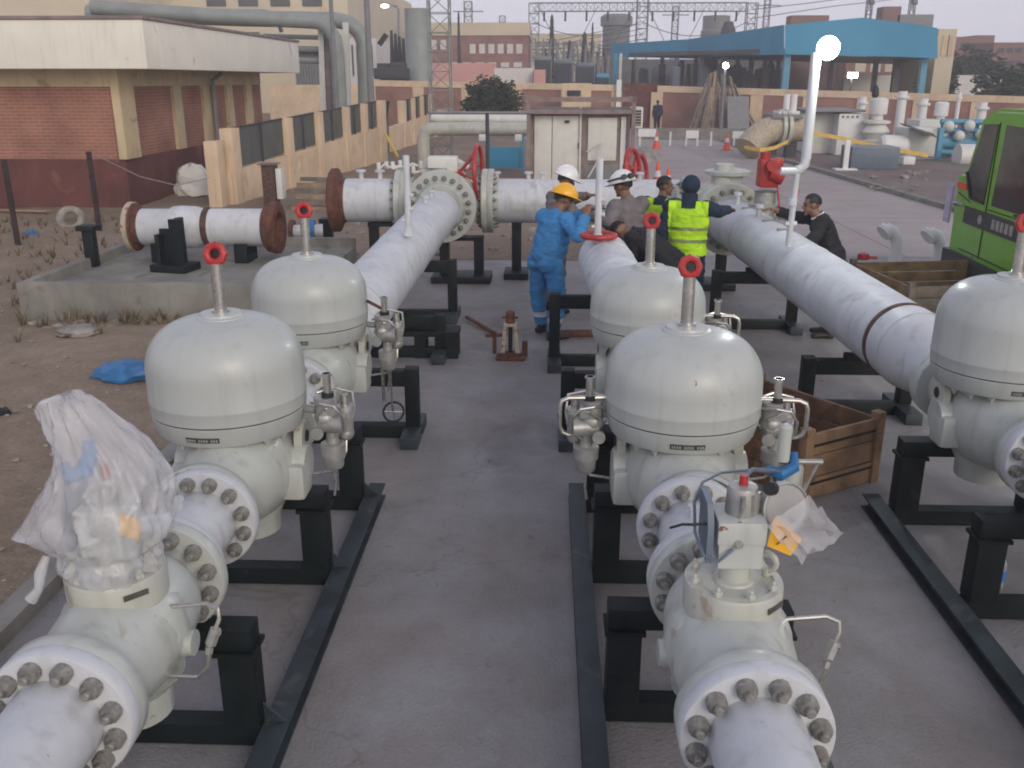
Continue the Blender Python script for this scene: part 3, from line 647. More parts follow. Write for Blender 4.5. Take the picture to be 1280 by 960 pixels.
ac = part('red_actuator', MB().box(r_, (.24, .24, .34), bev=.03).cyl(r_+Vector((.02, -.1, .02)), r_+Vector((.17, -.13, -.04)), .10, seg=20).cyl(r_+Vector((-.05, 0, .16)), r_+Vector((-.05, 0, .25)), .06, seg=14)
     .cyl(r_+Vector((.0, -.10, .1)), r_+Vector((0, -.22, .1)), .07, seg=16).box(r_+Vector((.10, -.03, .13)), (.12, .14, .10), bev=.02), 'red', bv)
part('cable', MB().tube([r_+Vector((.1, -.12, -.15)), r_+Vector((.14, -.16, -.42)), r_+Vector((.24, -.16, -.50)), r_+Vector((.33, -.12, -.40)), r_+Vector((.38, -.05, -.2))], .012, 6), 'red', ac)

# vent stack with the lit floodlight
VY = 9.17
b0 = P(986, 300, VY); b1 = P(996, 214, VY); m0 = P(1003, 211, VY); m1 = P(1017, 66, VY)
b1.x = b0.x+.02
vs = thing('vent_stack', 'tall white vent stack with an offset foot and a lit floodlight at its top', 'vent stack', (b0.x, VY, b0.z), world=True)
part('lower_tube', MB().cyl(b0-Vector((0, 0, .06)), b1+Vector((0, 0, .05)), .030, seg=16).cyl(b0+Vector((0, 0, .34)), b0+Vector((0, 0, .40)), .045, seg=14).cyl(b0+Vector((-.05, 0, .16)), b0+Vector((.06, 0, .16)), .025, seg=10), 'pipe', vs)
part('offset_pipe', MB().tube([b1+Vector((-.16, 0, .0)), b1, Vector((m0.x-.03, VY, b1.z+.01)), Vector((m0.x+.02, VY, b1.z+.06)), Vector((m0.x+.025, VY, b1.z+.16))], [.036, .038, .042, .045, .047], 14), 'pipe', vs)
part('stack_pipe', MB().cyl((m0.x+.025, VY, b1.z+.12), (m0.x+.025, VY, m1.z), .047, seg=20), 'pipe', vs)
lp = P(1036, 60, VY)
fl_ = part('floodlight', MB().cyl(lp+Vector((0, .09, 0)), lp+Vector((0, .02, 0)), .08, .112, 24).bar((m0.x, VY, m1.z-.05), lp+Vector((0, .06, -.03)), .03), 'darksteel', vs)
part('lamp_glass', MB().cyl(lp+Vector((0, .015, 0)), lp+Vector((0, -.002, 0)), .104, .10, 24), 'lamp', fl_)
# ================================================================ steel skids and stands
def col_(b, x, y, z0, z1, w=.13):
    """an I-section post"""
    b.rect(x-w/2, x+w/2, y-w/2, y-w/2+.012, z0, z1).rect(x-w/2, x+w/2, y+w/2-.012, y+w/2, z0, z1).rect(x-.006, x+.006, y-w/2+.012, y+w/2-.012, z0, z1)
    b.rect(x-w/2+.001, x+w/2-.001, y-w/2+.013, y-w/2+.02, z0, z1)
    return b
def skid(label, xl, xr, y0, y1, ys, ztop=.49):
    t = thing('pipe_skid', label, 'skid', ((xl+xr)/2, (y0+y1)/2, 0), 0, 'dark steel skids under the valves', world=True)
    for x in (xl, xr):
        part('rail', MB().rect(x-.055, x+.055, y0, y1, .092, .104).rect(x-.055, x+.055, y0, y1, .002, .014).rect(x-.008, x+.008, y0, y1, .014, .092), 'greenrail', t)
    for y in ys:
        part('cross_beam', MB().rect(xl+.058, xr-.058, y-.05, y+.05, .012, .112), 'green', t)
        for x, s in ((xl, 1), (xr, -1)):
            part('post', MB().rect(x+s*.135-.075, x+s*.135+.075, y-.065, y+.065, .114, ztop-.02, bev=.006).rect(x+s*.135-.09, x+s*.135+.09, y-.08, y+.08, ztop-.022, ztop-.002), 'green', t)
        part('top_beam', MB().rect(xl+.06, xr-.06, y-.06, y+.06, ztop, ztop+.10, bev=.004), 'green', t)
        part('gusset', MB().prism([(xr-.052, y-.006, .106), (xr+.04, y-.006, .106), (xr-.052, y-.006, .20)], (0, .012, 0)), 'greenrail', t)
    return t
ZT = .50
skid('dark steel skid under the plastic wrapped valve, left line', -2.12, -1.165, 1.2, 5.90, (1.9, 3.36, 4.72, 5.70), ZT)
skid('dark steel skid under the actuator box valve, centre line', .235, 1.16, 1.2, 5.95, (1.9, 3.58, 4.80, 5.72), ZT)
skid('dark steel skid under the right dome valve at the right edge', 2.25, 3.34, 2.3, 5.85, (2.8, 4.50, 5.62), ZT)
def rack(label, x0, x1, y, z, z2=.10, deep=.5):
    t = thing('pipe_stand', label, 'stand', ((x0+x1)/2, y, 0), 0, 'dark green pipe stands', world=True)
    part('top_beam', MB().rect(x0+.001, x1-.001, y-.05, y+.05, z-.13, z, bev=.005), 'green', t)
    for x in (x0+.05, x1-.05): part('post', MB().rect(x-.055, x+.055, y-.06, y+.06, .11, z+.02, bev=.005), 'green', t)
    part('base_beam', MB().rect(x0, x1, y-.05, y+.05, .004, .115, bev=.005), 'green', t)
    for x in (x0+.05, x1-.05): part('base_channel', MB().rect(x-.07, x+.07, y-.30, y-.052, .004, .10, bev=.004).rect(x-.07, x+.07, y+.052, y+.30, .004, .10, bev=.004), 'greenrail', t)
    part('saddle', MB().rect((x0+x1)/2-.12, (x0+x1)/2+.12, y-.05, y+.05, z+.002, z+.05), 'green', t)
    return t
rack('dark green pipe stand under the left long pipe, next to the second dome valve', -2.05, -1.02, 7.05, .58)
rack('dark green pipe stand under the left long pipe near the tee valve', -2.10, -1.08, 11.0, .72)
rack('dark green pipe stand under the left long pipe, midway along it', -2.05, -1.05, 9.35, .45)
rack('dark green pipe stand under the centre pipe, left of the second centre dome', .14, 1.15, 7.05, .58)
rack('dark green pipe stand under the centre pipe behind the blue worker', .05, 1.1, 9.1, .74)
rack('dark green pipe stand under the right long pipe near its ball valve', 1.95, 2.95, 10.65, .68)
rack('low dark green pipe stand under the right long pipe beside the brown crate', 2.25, 3.2, 7.75, .50)
def hstand(label, x, y, z, w=.30):
    t = thing('header_stand', label, 'stand', (x, y, 0), 0, 'dark green posts under the header', world=True)
    for s in ((-1, 1) if w > .01 else (1,)): part('post', MB().rect(x+s*w*.5-.07, x+s*w*.5+.07, y-.06, y+.06, .10, z, bev=.005), 'green', t)
    part('base_plate', MB().rect(x-w*.5-.18, x+w*.5+.18, y-.28, y+.28, .004, .10, bev=.008), 'green', t)
    part('saddle', MB().rect(x-w*.5-.07, x+w*.5+.07, y-.12, y+.12, z+.001, z+.05), 'green', t)
    return t
hstand('dark green twin post stand under the header stub beside the rusty flange', -2.35, 13.55, .76, .38)
hstand('dark green post stand under the long header pipe left of the blue worker', -.43, 13.6, .76, .0001)
hstand('dark green stand under the tee valve', XT+.25, 13.3, .60, .5)
hstand('dark green stand under the ball valve behind the hi-vis worker', XV-.2, 12.95, .60, .5)
def green_post(label, x, y, h, group='single dark green posts on the plinth', z0=0):
    t = thing('steel_post', label, 'post', (x, y, z0), 0, group, world=True)
    part('post', MB().rect(x-.07, x+.07, y-.07, y+.07, z0, z0+h, bev=.006), 'green', t)
    part('cap_plate', MB().rect(x-.12, x+.12, y-.12, y+.12, z0+h+.001, z0+h+.07, bev=.006), 'green', t)
# ================================================================ ground
M['dirt'] = groundmat('dirt', [(.35, .35, .7, (.26, .195, .14), (.38, .295, .215)), (4, .3, .7, (.72, .70, .68), (1, 1, 1)), (28, .35, .65, (.75, .74, .73), (1, 1, 1))], .8, 22, .95)
M['pad'] = groundmat('concrete pad', [(.5, .3, .72, (.245, .24, .243), (.345, .34, .35)), (3.2, .32, .66, (.84, .82, .80), (1, 1, 1)), (45, .35, .65, (.90, .89, .88), (1, 1, 1)), (1.1, .38, .60, (.86, .80, .76), (1, 1, 1)), (14, .28, .40, (.78, .77, .76), (1, 1, 1)), (.8, .30, .42, (.72, .71, .70), (1, 1, 1))], .3, 60, .60, .32, None)
M['road'] = groundmat('pale pavement', [(.12, .3, .72, (.37, .325, .31), (.47, .425, .41)), (.9, .32, .66, (.84, .82, .80), (1, 1, 1)), (9, .35, .65, (.92, .91, .90), (1, 1, 1))], .25, 30, .85, None, (6, 5))
M['plot'] = groundmat('brown yard', [(.3, .35, .7, (.17, .135, .12), (.26, .215, .195)), (6, .3, .7, (.72, .70, .68), (1, 1, 1))], .5, 20, .95)
gb = MB()
nx, ny = 90, 110; gv = {}
def gx(i): return -300+600*i/nx if i in (0, nx) else -42+84*(i-1)/(nx-2)
def gy(j): return -12 if j == 0 else (300 if j == ny else -10+90*(j-1)/(ny-2))
def hill(x, y):
    if x > -2.9 or y > 60 or x < -40: return 0
    k = min(1, (-2.9-x)/1.2)
    return k*(.05+.07*noise.noise(Vector((x*.7, y*.7, 0)))+.035*noise.noise(Vector((x*2.3, y*2.3, 5))))
for i in range(nx+1):
    for j in range(ny+1):
        x, y = gx(i), gy(j); gv[i, j] = gb.bm.verts.new((x, y, hill(x, y)))
for i in range(nx):
    for j in range(ny): gb._f((gv[i, j], gv[i+1, j], gv[i+1, j+1], gv[i, j+1]))
solo('ground', gb, 'dirt', 'brown bare dirt', 'ground', kind='structure', ang=60)
def sheet(name, pts, z, m, label):
    b = MB(); b._f([b.bm.verts.new((x, y, z)) for x, y in pts]); return solo(name, b, m, label, 'ground', kind='structure')
a_ = G(1003, 209); b_ = G(1188, 263)
dd = (b_-a_)
sheet('concrete_pad', [(-2.78, -10), (40, -10), (40, 15.4), (1.2, 15.4), (1.2, 14.9), (-2.78, 14.9)], .004, 'pad', 'grey concrete pad under the skids')
far_ = a_-dd*.9
sheet('pavement', [(2.4, 15.4), (40, 15.4), (b_+dd*.7).to_tuple()[:2], (far_.x, far_.y), (far_.x, 58), (-3, 58), (2.4, 27)], .008, 'road', 'pale worn pavement beyond the pipes')
sheet('machinery_yard', [(a_-dd*.9).to_tuple()[:2], (b_+dd*.72).to_tuple()[:2], (60, 20), (60, 58), (far_.x+.0, 58)], .012, 'plot', 'brown yard around the white machinery')
k = MB(); k.box(((a_.x+b_.x)/2-.25*dd.x/2, (a_.y+b_.y)/2-.25*dd.y/2, .06), (.18, dd.length*1.5, .12), rz=math.atan2(-dd.x, dd.y), bev=.01)
solo('kerb', k, 'concrete', 'kerb edge of the brown yard', 'kerb', kind='structure')
solo('kerb', MB().rect(-2.93, -2.78, -6, 10.2, -.05, .10, bev=.01), 'concrete', 'low concrete kerb beside the left skid', 'kerb', kind='structure')
# brown rubble patch seen beneath the header
sheet('rubble_patch', [(-1.9, 14.9), (1.2, 14.9), (2.6, 17), (3, 24), (-4, 24), (-5.5, 16)], .010, 'dirt', 'brown rubble strewn earth')
def stones(name, n, area, smin, smax, m, label, seed=1):
    rr = random.Random(seed); b = MB()
    for _ in range(n):
        x, y, z = area(rr); s = smin+(smax-smin)*rr.random()**2
        t = bmesh.new(); bmesh.ops.create_icosphere(t, subdivisions=1, radius=1)
        for v in t.verts: v.co *= .8+.5*rr.random()
        bmesh.ops.transform(t, matrix=Matrix.Translation((x, y, z+s*.2))@Matrix.Rotation(rr.random()*6, 4, 'Z')@Matrix.Diagonal((s, s*(.6+.5*rr.random()), s*(.35+.4*rr.random()), 1)), verts=t.verts)
        b.join(t)
    return solo(name, b, m, label, 'stones', kind='stuff', smooth=False)
def a1(r):
    x = -2.95-9*r.random()**1.6; y = 3.2+17*r.random(); 
    if -6.6 < x and 10.6 < y < 15: y = 3.5+7*r.random()
    return x, y, hill(x, y)
stones('gravel', 900, a1, .006, .035, 'rock', 'small stones strewn over the dirt', 3)
stones('grit', 260, lambda r: (-2.6+6.5*r.random(), 2.6+12*r.random(), .004), .004, .016, 'rock', 'grit and crumbs scattered on the concrete pad', 31)
stones('rubble', 130, lambda r: (-4+6.5*r.random(), 15.1+6.5*r.random(), .01), .03, .14, 'rock', 'rubble and broken brick under the header', 4)
stones('rubble', 60, lambda r: (-6.2+3.6*r.random(), 10.25+.4*r.random(), 0), .03, .10, 'rock', 'broken concrete lumps along the plinth foot', 5)
def weeds(n, area, seed, label, hmin=.05, hmax=.22):
    r = random.Random(seed); b = MB()
    for _ in range(n):
        x, y = area(r); z = hill(x, y)
        for k in range(7):
            a = r.random()*6.28; h_ = hmin+(hmax-hmin)*r.random(); l = h_*.6
            p0 = Vector((x+.03*r.random(), y+.03*r.random(), z)); p1_ = p0+Vector((l*math.cos(a), l*math.sin(a), h_)); w = Vector((-math.sin(a), math.cos(a), 0))*.012
            b._f([b.bm.verts.new(p0-w), b.bm.verts.new(p0+w), b.bm.verts.new(p1_)])
    return solo('weeds', b, 'leafdry', label, 'weeds', kind='stuff', smooth=False)
weeds(260, lambda r: (-12+5.2*r.random(), 11+8*r.random()), 8, 'dry weeds on the bank below the brick building')
weeds(60, lambda r: (-6.4+3.2*r.random(), 10.3+.4*r.random()), 9, 'dry weeds along the plinth foot')
weeds(50, lambda r: (-11+6*r.random(), 4.5+6*r.random()), 10, 'dry weeds on the open dirt')

# ---------------------------------------------------------------- concrete plinth with the spare spool
pl0 = G(28, 402); zt = .48; x0, y0 = pl0.x, pl0.y; x1, y1 = -2.95, 14.2
t = thing('concrete_plinth', 'low grey concrete plinth with a raised rim at the left', 'plinth', ((x0+x1)/2, (y0+y1)/2, 0), world=True)
part('slab', MB().rect(x0+.13, x1-.002, y0+.13, y1-.13, -.1, zt-.13), 'concrete', t)
part('rim', MB().rect(x0, x1, y0, y0+.128, -.1, zt, bev=.012).rect(x0, x0+.128, y0+.13, y1-.13, -.1, zt, bev=.012).rect(x0, x1, y1-.128, y1, -.1, zt, bev=.012), 'concrete', t)
SL = zt-.13
sp0 = P(166, 281, 12.9); sp1 = P(344, 287, 12.9); zc = (sp0.z+sp1.z)/2; sp0.z = sp1.z = zc
t = thing('spare_pipe', 'white pipe spool lying on the plinth with a cream and a rusty end flange', 'pipe', (sp0.x, sp0.y, SL), world=True)
dv = (sp1-sp0).normalized()
def lx(r_, l_): return frame(sp0+dv*0, dv)
Ls = (sp1-sp0).length
part('pipe', MB().lathe([(.255, .06), (.255, Ls*.27), (.29, Ls*.30), (.30, Ls*.36), (.29, Ls*.46), (.262, Ls*.5), (.262, Ls-.05)], frame(sp0, dv), 44), 'pipe', t)
part('end_flange', MB().lathe([(.24, -.02), (.34, -.03), (.35, -.02), (.35, .035), (.335, .045)], frame(sp0, dv), 44), 'creamring', t, 'cream end flange')
part('flange_back', MB().lathe([(.335, .046), (.33, .07), (.275, .085), (.256, .15)], frame(sp0, dv), 44), 'rust', t)
part('weld_band', MB().lathe([(.262, Ls*.515), (.276, Ls*.52), (.276, Ls*.555), (.262, Ls*.56)], frame(sp0, dv), 44), 'rustband', t)
part('end_flange', MB().lathe([(.27, Ls-.14), (.33, Ls-.10), (.34, Ls-.085), (.34, Ls-.03), (.36, Ls-.02), (.365, Ls-.01), (.365, Ls+.06), (.35, Ls+.07), (.22, Ls+.07), (.2, Ls-.04)], frame(sp0, dv), 44), 'rust', t, 'rusty end flange')
for f in (.2, .78):
    c = sp0+dv*Ls*f
    sd = thing('pipe_chock', 'dark steel chock beneath the spare spool, '+('at its cream flange end' if f < .5 else 'at its rusty flange end'), 'support', (c.x, c.y, SL), 0, 'chocks beneath the spare spool')
    part('chock', MB().prism([(-.10, -.2, .002), (.10, -.2, .002), (.10, -.2, .10), (-.10, -.2, .10)], (0, .4, 0)).rect(-.09, .09, -.24, -.202, .002, max(.12, zc-.20-SL)).rect(-.09, .09, .202, .24, .002, max(.12, zc-.20-SL)), 'green', sd)
sb_ = G(220, 338, SL)
t = thing('pipe_cradle', 'dark green welded steel cradle standing on the plinth before the spare spool', 'stand', (sb_.x, sb_.y, SL), R(-12), world=False)
part('base', MB().rect(-.26, .26, -.20, .20, .002, .10, bev=.006), 'green', t)
part('upright', MB().rect(-.17, .17, -.03, .03, .102, .56).rect(-.17, -.11, -.15, -.032, .102, .50).rect(.03, .10, .032, .15, .102, .70).prism([(.16, -.03, .56), (.16, .03, .56), (-.02, .03, .56), (-.02, -.03, .56)], (0, 0, .13)), 'green', t)
q = G(117, 333, SL); green_post('dark green post at the left corner of the plinth', q.x, q.y, .50, z0=SL)
q = G(413, 330, .004); green_post('dark green post standing between the spare spool and the header stub', q.x, q.y, .66, z0=.004)

# ---------------------------------------------------------------- litter and small things on the dirt
def crumple(name, c, r, m, label, cat, seed, amp=.35, seg=3):
    t = bmesh.new(); bmesh.ops.create_icosphere(t, subdivisions=seg, radius=1)
    for v in t.verts:
        n = noise.noise(v.co*2.2+Vector((seed, 0, 0)))+.6*(1-2*abs(noise.noise(v.co*4.5+Vector((0, seed, 0)))))
        v.co *= 1+amp*n
        v.co = Vector((v.co.x*r[0], v.co.y*r[1], max(-.35*r[2], v.co.z*r[2])))
    bmesh.ops.translate(t, vec=Vector(c)+Vector((0, 0, .35*r[2])), verts=t.verts)
    b = MB(); b.join(t); return solo(name, b, m, label, cat, ang=30)
def gl(px, py):
    p = G(px, py); p.z = hill(p.x, p.y); return p
crumple('blue_cloth', gl(160, 474), (.30, .22, .10), 'blue', 'crumpled bright blue cloth lying on the dirt by the plinth', 'cloth', 3)
crumple('litter_bag', gl(244, 246), (.42, .3, .5), 'white', 'crumpled white bag against the maroon wall', 'bag', 5)
crumple('litter_bag', gl(100, 425), (.22, .16, .06), 'rock', 'flat grey torn bag below the plinth', 'bag', 9)
q = gl(90, 284)
solo('old_tyre', MB().ring((q.x, q.y, q.z+.16), (.3, -1, .5), .20, .075, 24, 10), 'rock', 'pale dusty tyre lying on the bank between the rusty posts', 'tyre')
crumple('litter_scrap', gl(40, 295), (.10, .1, .06), 'blue', 'small dark blue scrap on the dirt at the left edge', 'litter', 11)
crumple('litter_scrap', gl(4, 521), (.06, .05, .04), 'black', 'small black scrap at the left edge of the dirt', 'litter', 12)
for i, (px, py, hz, lb) in enumerate(((25, 310, 1.5, 'rusty fence post nearest the left edge of the photo'), (126, 290, 1.55, 'rusty fence post before the maroon wall, by the pale tyre'))):
    q = gl(px, py); w = MB().rect(-.05, .05, -.05, -.03, 0, hz).rect(-.05, -.03, -.029, .05, 0, hz)
    bmesh.ops.translate(w.bm, vec=(q.x, q.y, q.z-.05), verts=w.bm.verts)
    solo('fence_post', w, 'darkrust', lb, 'post', 'rusty posts of the broken fence')
w0 = P(25, 240, 15.75); w1 = P(122, 195, 17.57); w2 = P(262, 222, 20.5)
solo('wire', MB().tube([w1, w1.lerp(w2, .33)-Vector((0, 0, .25)), w1.lerp(w2, .66)-Vector((0, 0, .3)), w2], .012, 5), 'zinc', 'slack wire running from the rusty post to the maroon wall', 'wire')
q = gl(35, 268)
solo('plank', MB().bar((q.x-.9, q.y, q.z+.05), (q.x+.6, q.y-.2, q.z+.06), .16, .03), 'woodlight', 'pale plank lying on the bank behind the left rusty post', 'plank')
q = gl(45, 262)
solo('plank', MB().bar((q.x-.1, q.y+.3, q.z+.04), (q.x+.6, q.y+.5, q.z+.05), .25, .04), 'woodgrey', 'grey board lying flat on the bank', 'plank')
# planks stacked by the tan wall and blue flanged pipe pieces
q = G(392, 272)
for i in range(6):
    r_ = random.Random(i)
    solo('timber_plank', MB().bar((q.x-.8+.1*r_.random(), q.y+1.0+.2*i, .06+.11*i), (q.x+1.1+.2*r_.random(), q.y+.6+.2*i, .06+.11*i), .12, .09), 'woodgrey' if i % 2 else 'woodlight', ['lowest', 'second', 'third', 'fourth', 'fifth', 'topmost'][i]+' plank of the pile by the tan wall', 'plank', 'planks piled by the tan wall')
q = G(392, 305)
t = thing('flanged_pipe', 'short pale pipe piece with blue and rusty flanges behind the spare spool', 'pipe', (q.x, q.y, 0), world=True)
c0 = Vector((q.x-.35, q.y, .22))
part('pipe', MB().cyl(c0, c0+Vector((.62, .1, 0)), .12, seg=20), 'pipe', t)
part('rust_flange', MB().cyl(c0-Vector((.05, 0, 0)), c0+Vector((.02, 0, 0)), .21, seg=24), 'rust', t)
part('blue_flange', MB().cyl(c0+Vector((.30, .05, 0)), c0+Vector((.38, .06, 0)), .21, seg=24), 'blue', t)
part('end_flange', MB().cyl(c0+Vector((.60, .1, 0)), c0+Vector((.67, .11, 0)), .19, seg=24), 'pipe', t)
# electric box on the tan wall
eb = P(336, 222, 21.4)

# ---------------------------------------------------------------- jack, bar, trestle and bricks on the pad
q = G(638, 449)
t = thing('screw_jack', 'worn cream screw jack with a rusty head standing on the pad', 'jack', (q.x, q.y, .004))
part('base', MB().box((0, 0, .02), (.30, .18, .035), bev=.005).box((0, 0, .055), (.2, .12, .04), bev=.005), 'rust', t)
part('frame', MB().prism([(-.10, -.04, .075), (-.055, -.04, .075), (-.04, -.04, .36), (-.07, -.04, .36)], (0, .08, 0)).prism([(.055, -.04, .075), (.10, -.04, .075), (.07, -.04, .36), (.04, -.04, .36)], (0, .08, 0)).box((0, 0, .375), (.14, .09, .035), bev=.005), 'creamring', t)
part('screw', MB().cyl((0, 0, .08), (0, 0, .40), .022, seg=12), 'black', t)
part('head', MB().lathe([(.03, .395), (.05, .40), (.045, .43), (.03, .44), (.03, .46), (.048, .47), (.045, .51), (.02, .52)], None, 16).cyl((-.09, 0, .45), (.08, 0, .45), .012, seg=8), 'rust', t)
part('side_bracket', MB().box((-.17, .06, .16), (.04, .05, .24), bev=.005).box((.15, .06, .10), (.06, .07, .16), bev=.01), 'rust', t)
a = G(583, 402); b = G(622, 421)
t = thing('pry_bar', 'dark rusty bar with a cross foot lying on the pad', 'bar', (a.x, a.y, .004), world=True)
part('bar', MB().bar(a+Vector((0, 0, .06)), b+Vector((0, 0, .02)), .035, .03), 'rust', t)
part('foot', MB().bar(b+Vector((-.14, -.02, .02)), b+Vector((.05, .02, .02)), .05, .03), 'rust', t)
q = G(540, 448)
t = thing('steel_trestle', 'low dark green steel trestle on the pad behind the left pipe stand', 'trestle', (q.x, q.y+.1, .004))
part('top', MB().rect(-.62, .29, -.14, .14, .24, .30, bev=.005), 'green', t)
for x in (-.55, -.12, .22):
    
        for y_ in (-.09, .09): part('leg', MB().rect(x-.06, x+.06, y_-.03, y_+.03, 0, .238), 'green', t)
q = G(722, 560)
solo('clay_brick', MB().box((q.x, q.y, .045), (.24, .11, .08), rz=-.15, bev=.005), 'rust', 'reddish block on the pad under the centre pipe stand', 'brick')
q = G(716, 420)
solo('clay_brick', MB().box((q.x, q.y, .03), (.6, .16, .05), rz=.1, bev=.005), 'rust', 'rusty flat bar on the pad beside the blue worker', 'bar')
q = G(1246, 735)
t = thing('water_bottle', 'small plastic water bottle with a blue label standing behind the right skid post', 'bottle', (q.x, q.y, .004))
part('bottle', MB().lathe([(.03, 0), (.033, .01), (.033, .15), (.02, .185), (.013, .19), (.013, .205)], None, 16), 'plastic', t)
part('label_band', MB().lathe([(.0345, .05), (.0345, .12)], None, 16, False), 'bottle', t)
part('cap', MB().cyl((0, 0, .206), (0, 0, .22), .015, seg=12), 'white', t)

# ---------------------------------------------------------------- wooden crates
def crate(label, corners, h, m, inner, m2, strap=False, t_=.03):
    A, B, C, D = [Vector((*c, .004)) for c in corners]; ctr = (A+B+C+D)/4
    t = thing('wooden_crate', label, 'crate', ctr, 0, world=True)
    for (p, q, nm) in ((A, B, m2), (B, C, m), (C, D, m), (D, A, m)):
        d = (q-p).normalized(); n = Vector((d.y, -d.x, 0)); L = (q-p).length; b = MB(); k = max(3, int(h/.13)); hh = h/k
        for i in range(k):
            zz = hh*(i+.5); c = (p+q)/2-n*t_/2+Vector((0, 0, zz)); c += n*random.uniform(-.003, .003)
            b.box(c, (L-2*t_-.002*i, t_, hh-.012), rz=math.atan2(d.y, d.x), bev=.003)
        part('side_boards', b, nm, t)
    for p in (A, B, C, D):
        d = (ctr-p).normalized(); part('corner_post', MB().box(p+d*.02+Vector((0, 0, h/2+.02)), (.075, .075, h+.05), rz=math.atan2((B-A).y, (B-A).x), bev=.004), m2, t)
    part('floor_boards', MB().prism([A.lerp(ctr, .08), B.lerp(ctr, .08), C.lerp(ctr, .08), D.lerp(ctr, .08)], (0, 0, .03)), inner, t)
    if strap:
        d = (B-A).normalized(); n = Vector((d.y, -d.x, 0))
        for zz in (h*.25, h*.82):
            part('strap', MB().bar(A+n*.006+Vector((0, 0, zz)), B+n*.006+Vector((0, 0, zz)), .004, .018), 'black', t)
    return t
crate('open brown wooden crate on the pad right of the front centre dome', [(1.80, 5.90), (2.42, 6.28), (1.75, 7.20), (1.13, 6.82)], .50, 'wood', 'wood', 'woodmid', True)
crate('large wooden crate with straw coloured inside beside the green truck', [(4.18, 10.5), (5.85, 10.75), (5.65, 12.25), (3.98, 12.0)], .55, 'straw', 'straw', 'woodgrey')
q = G(1095, 322, .55)
solo('red_cap', MB().lathe([(.07, 0), (.075, .01), (.07, .07), (.03, .085)], Matrix.Translation((4.10, 11.95, .60)), 16).cyl((4.16, 11.93, .63), (4.26, 11.9, .63), .02, seg=8), 'red', 'red plastic pipe cap on the corner of the crate by the truck', 'cap')
# goose neck vents
for px, py, lb in ((1117, 330, 'white gooseneck vent pipe left of the one before the truck bumper'), (1171, 335, 'white gooseneck vent pipe in front of the truck bumper')):
    q = G(px, py); Y = 14.2; a = P(px, py, Y); tp = P(px-2, py-45, Y)
    t = thing('gooseneck_vent', lb, 'vent pipe', (a.x, Y, 0), 0, 'white gooseneck vents by the truck', world=True)
    zt_ = tp.z; r = .085
    part('pipe', MB().tube([(a.x, Y, 0), (a.x+.01, Y, zt_-.30), (a.x-.01, Y, zt_-.16), (a.x-.08, Y-.01, zt_-.05), (a.x-.16, Y-.02, zt_-.01), (a.x-.20, Y-.03, zt_-.04)], [.085, .085, .09, .09, .085, .08], 16), 'white', t)
    part('flange', MB().cyl((a.x-.17, Y-.03, zt_-.03), (a.x-.21, Y-.035, zt_-.055), .13, seg=24).cyl((a.x-.215, Y-.035, zt_-.06), (a.x-.235, Y-.04, zt_-.075), .13, seg=24), 'white', t)

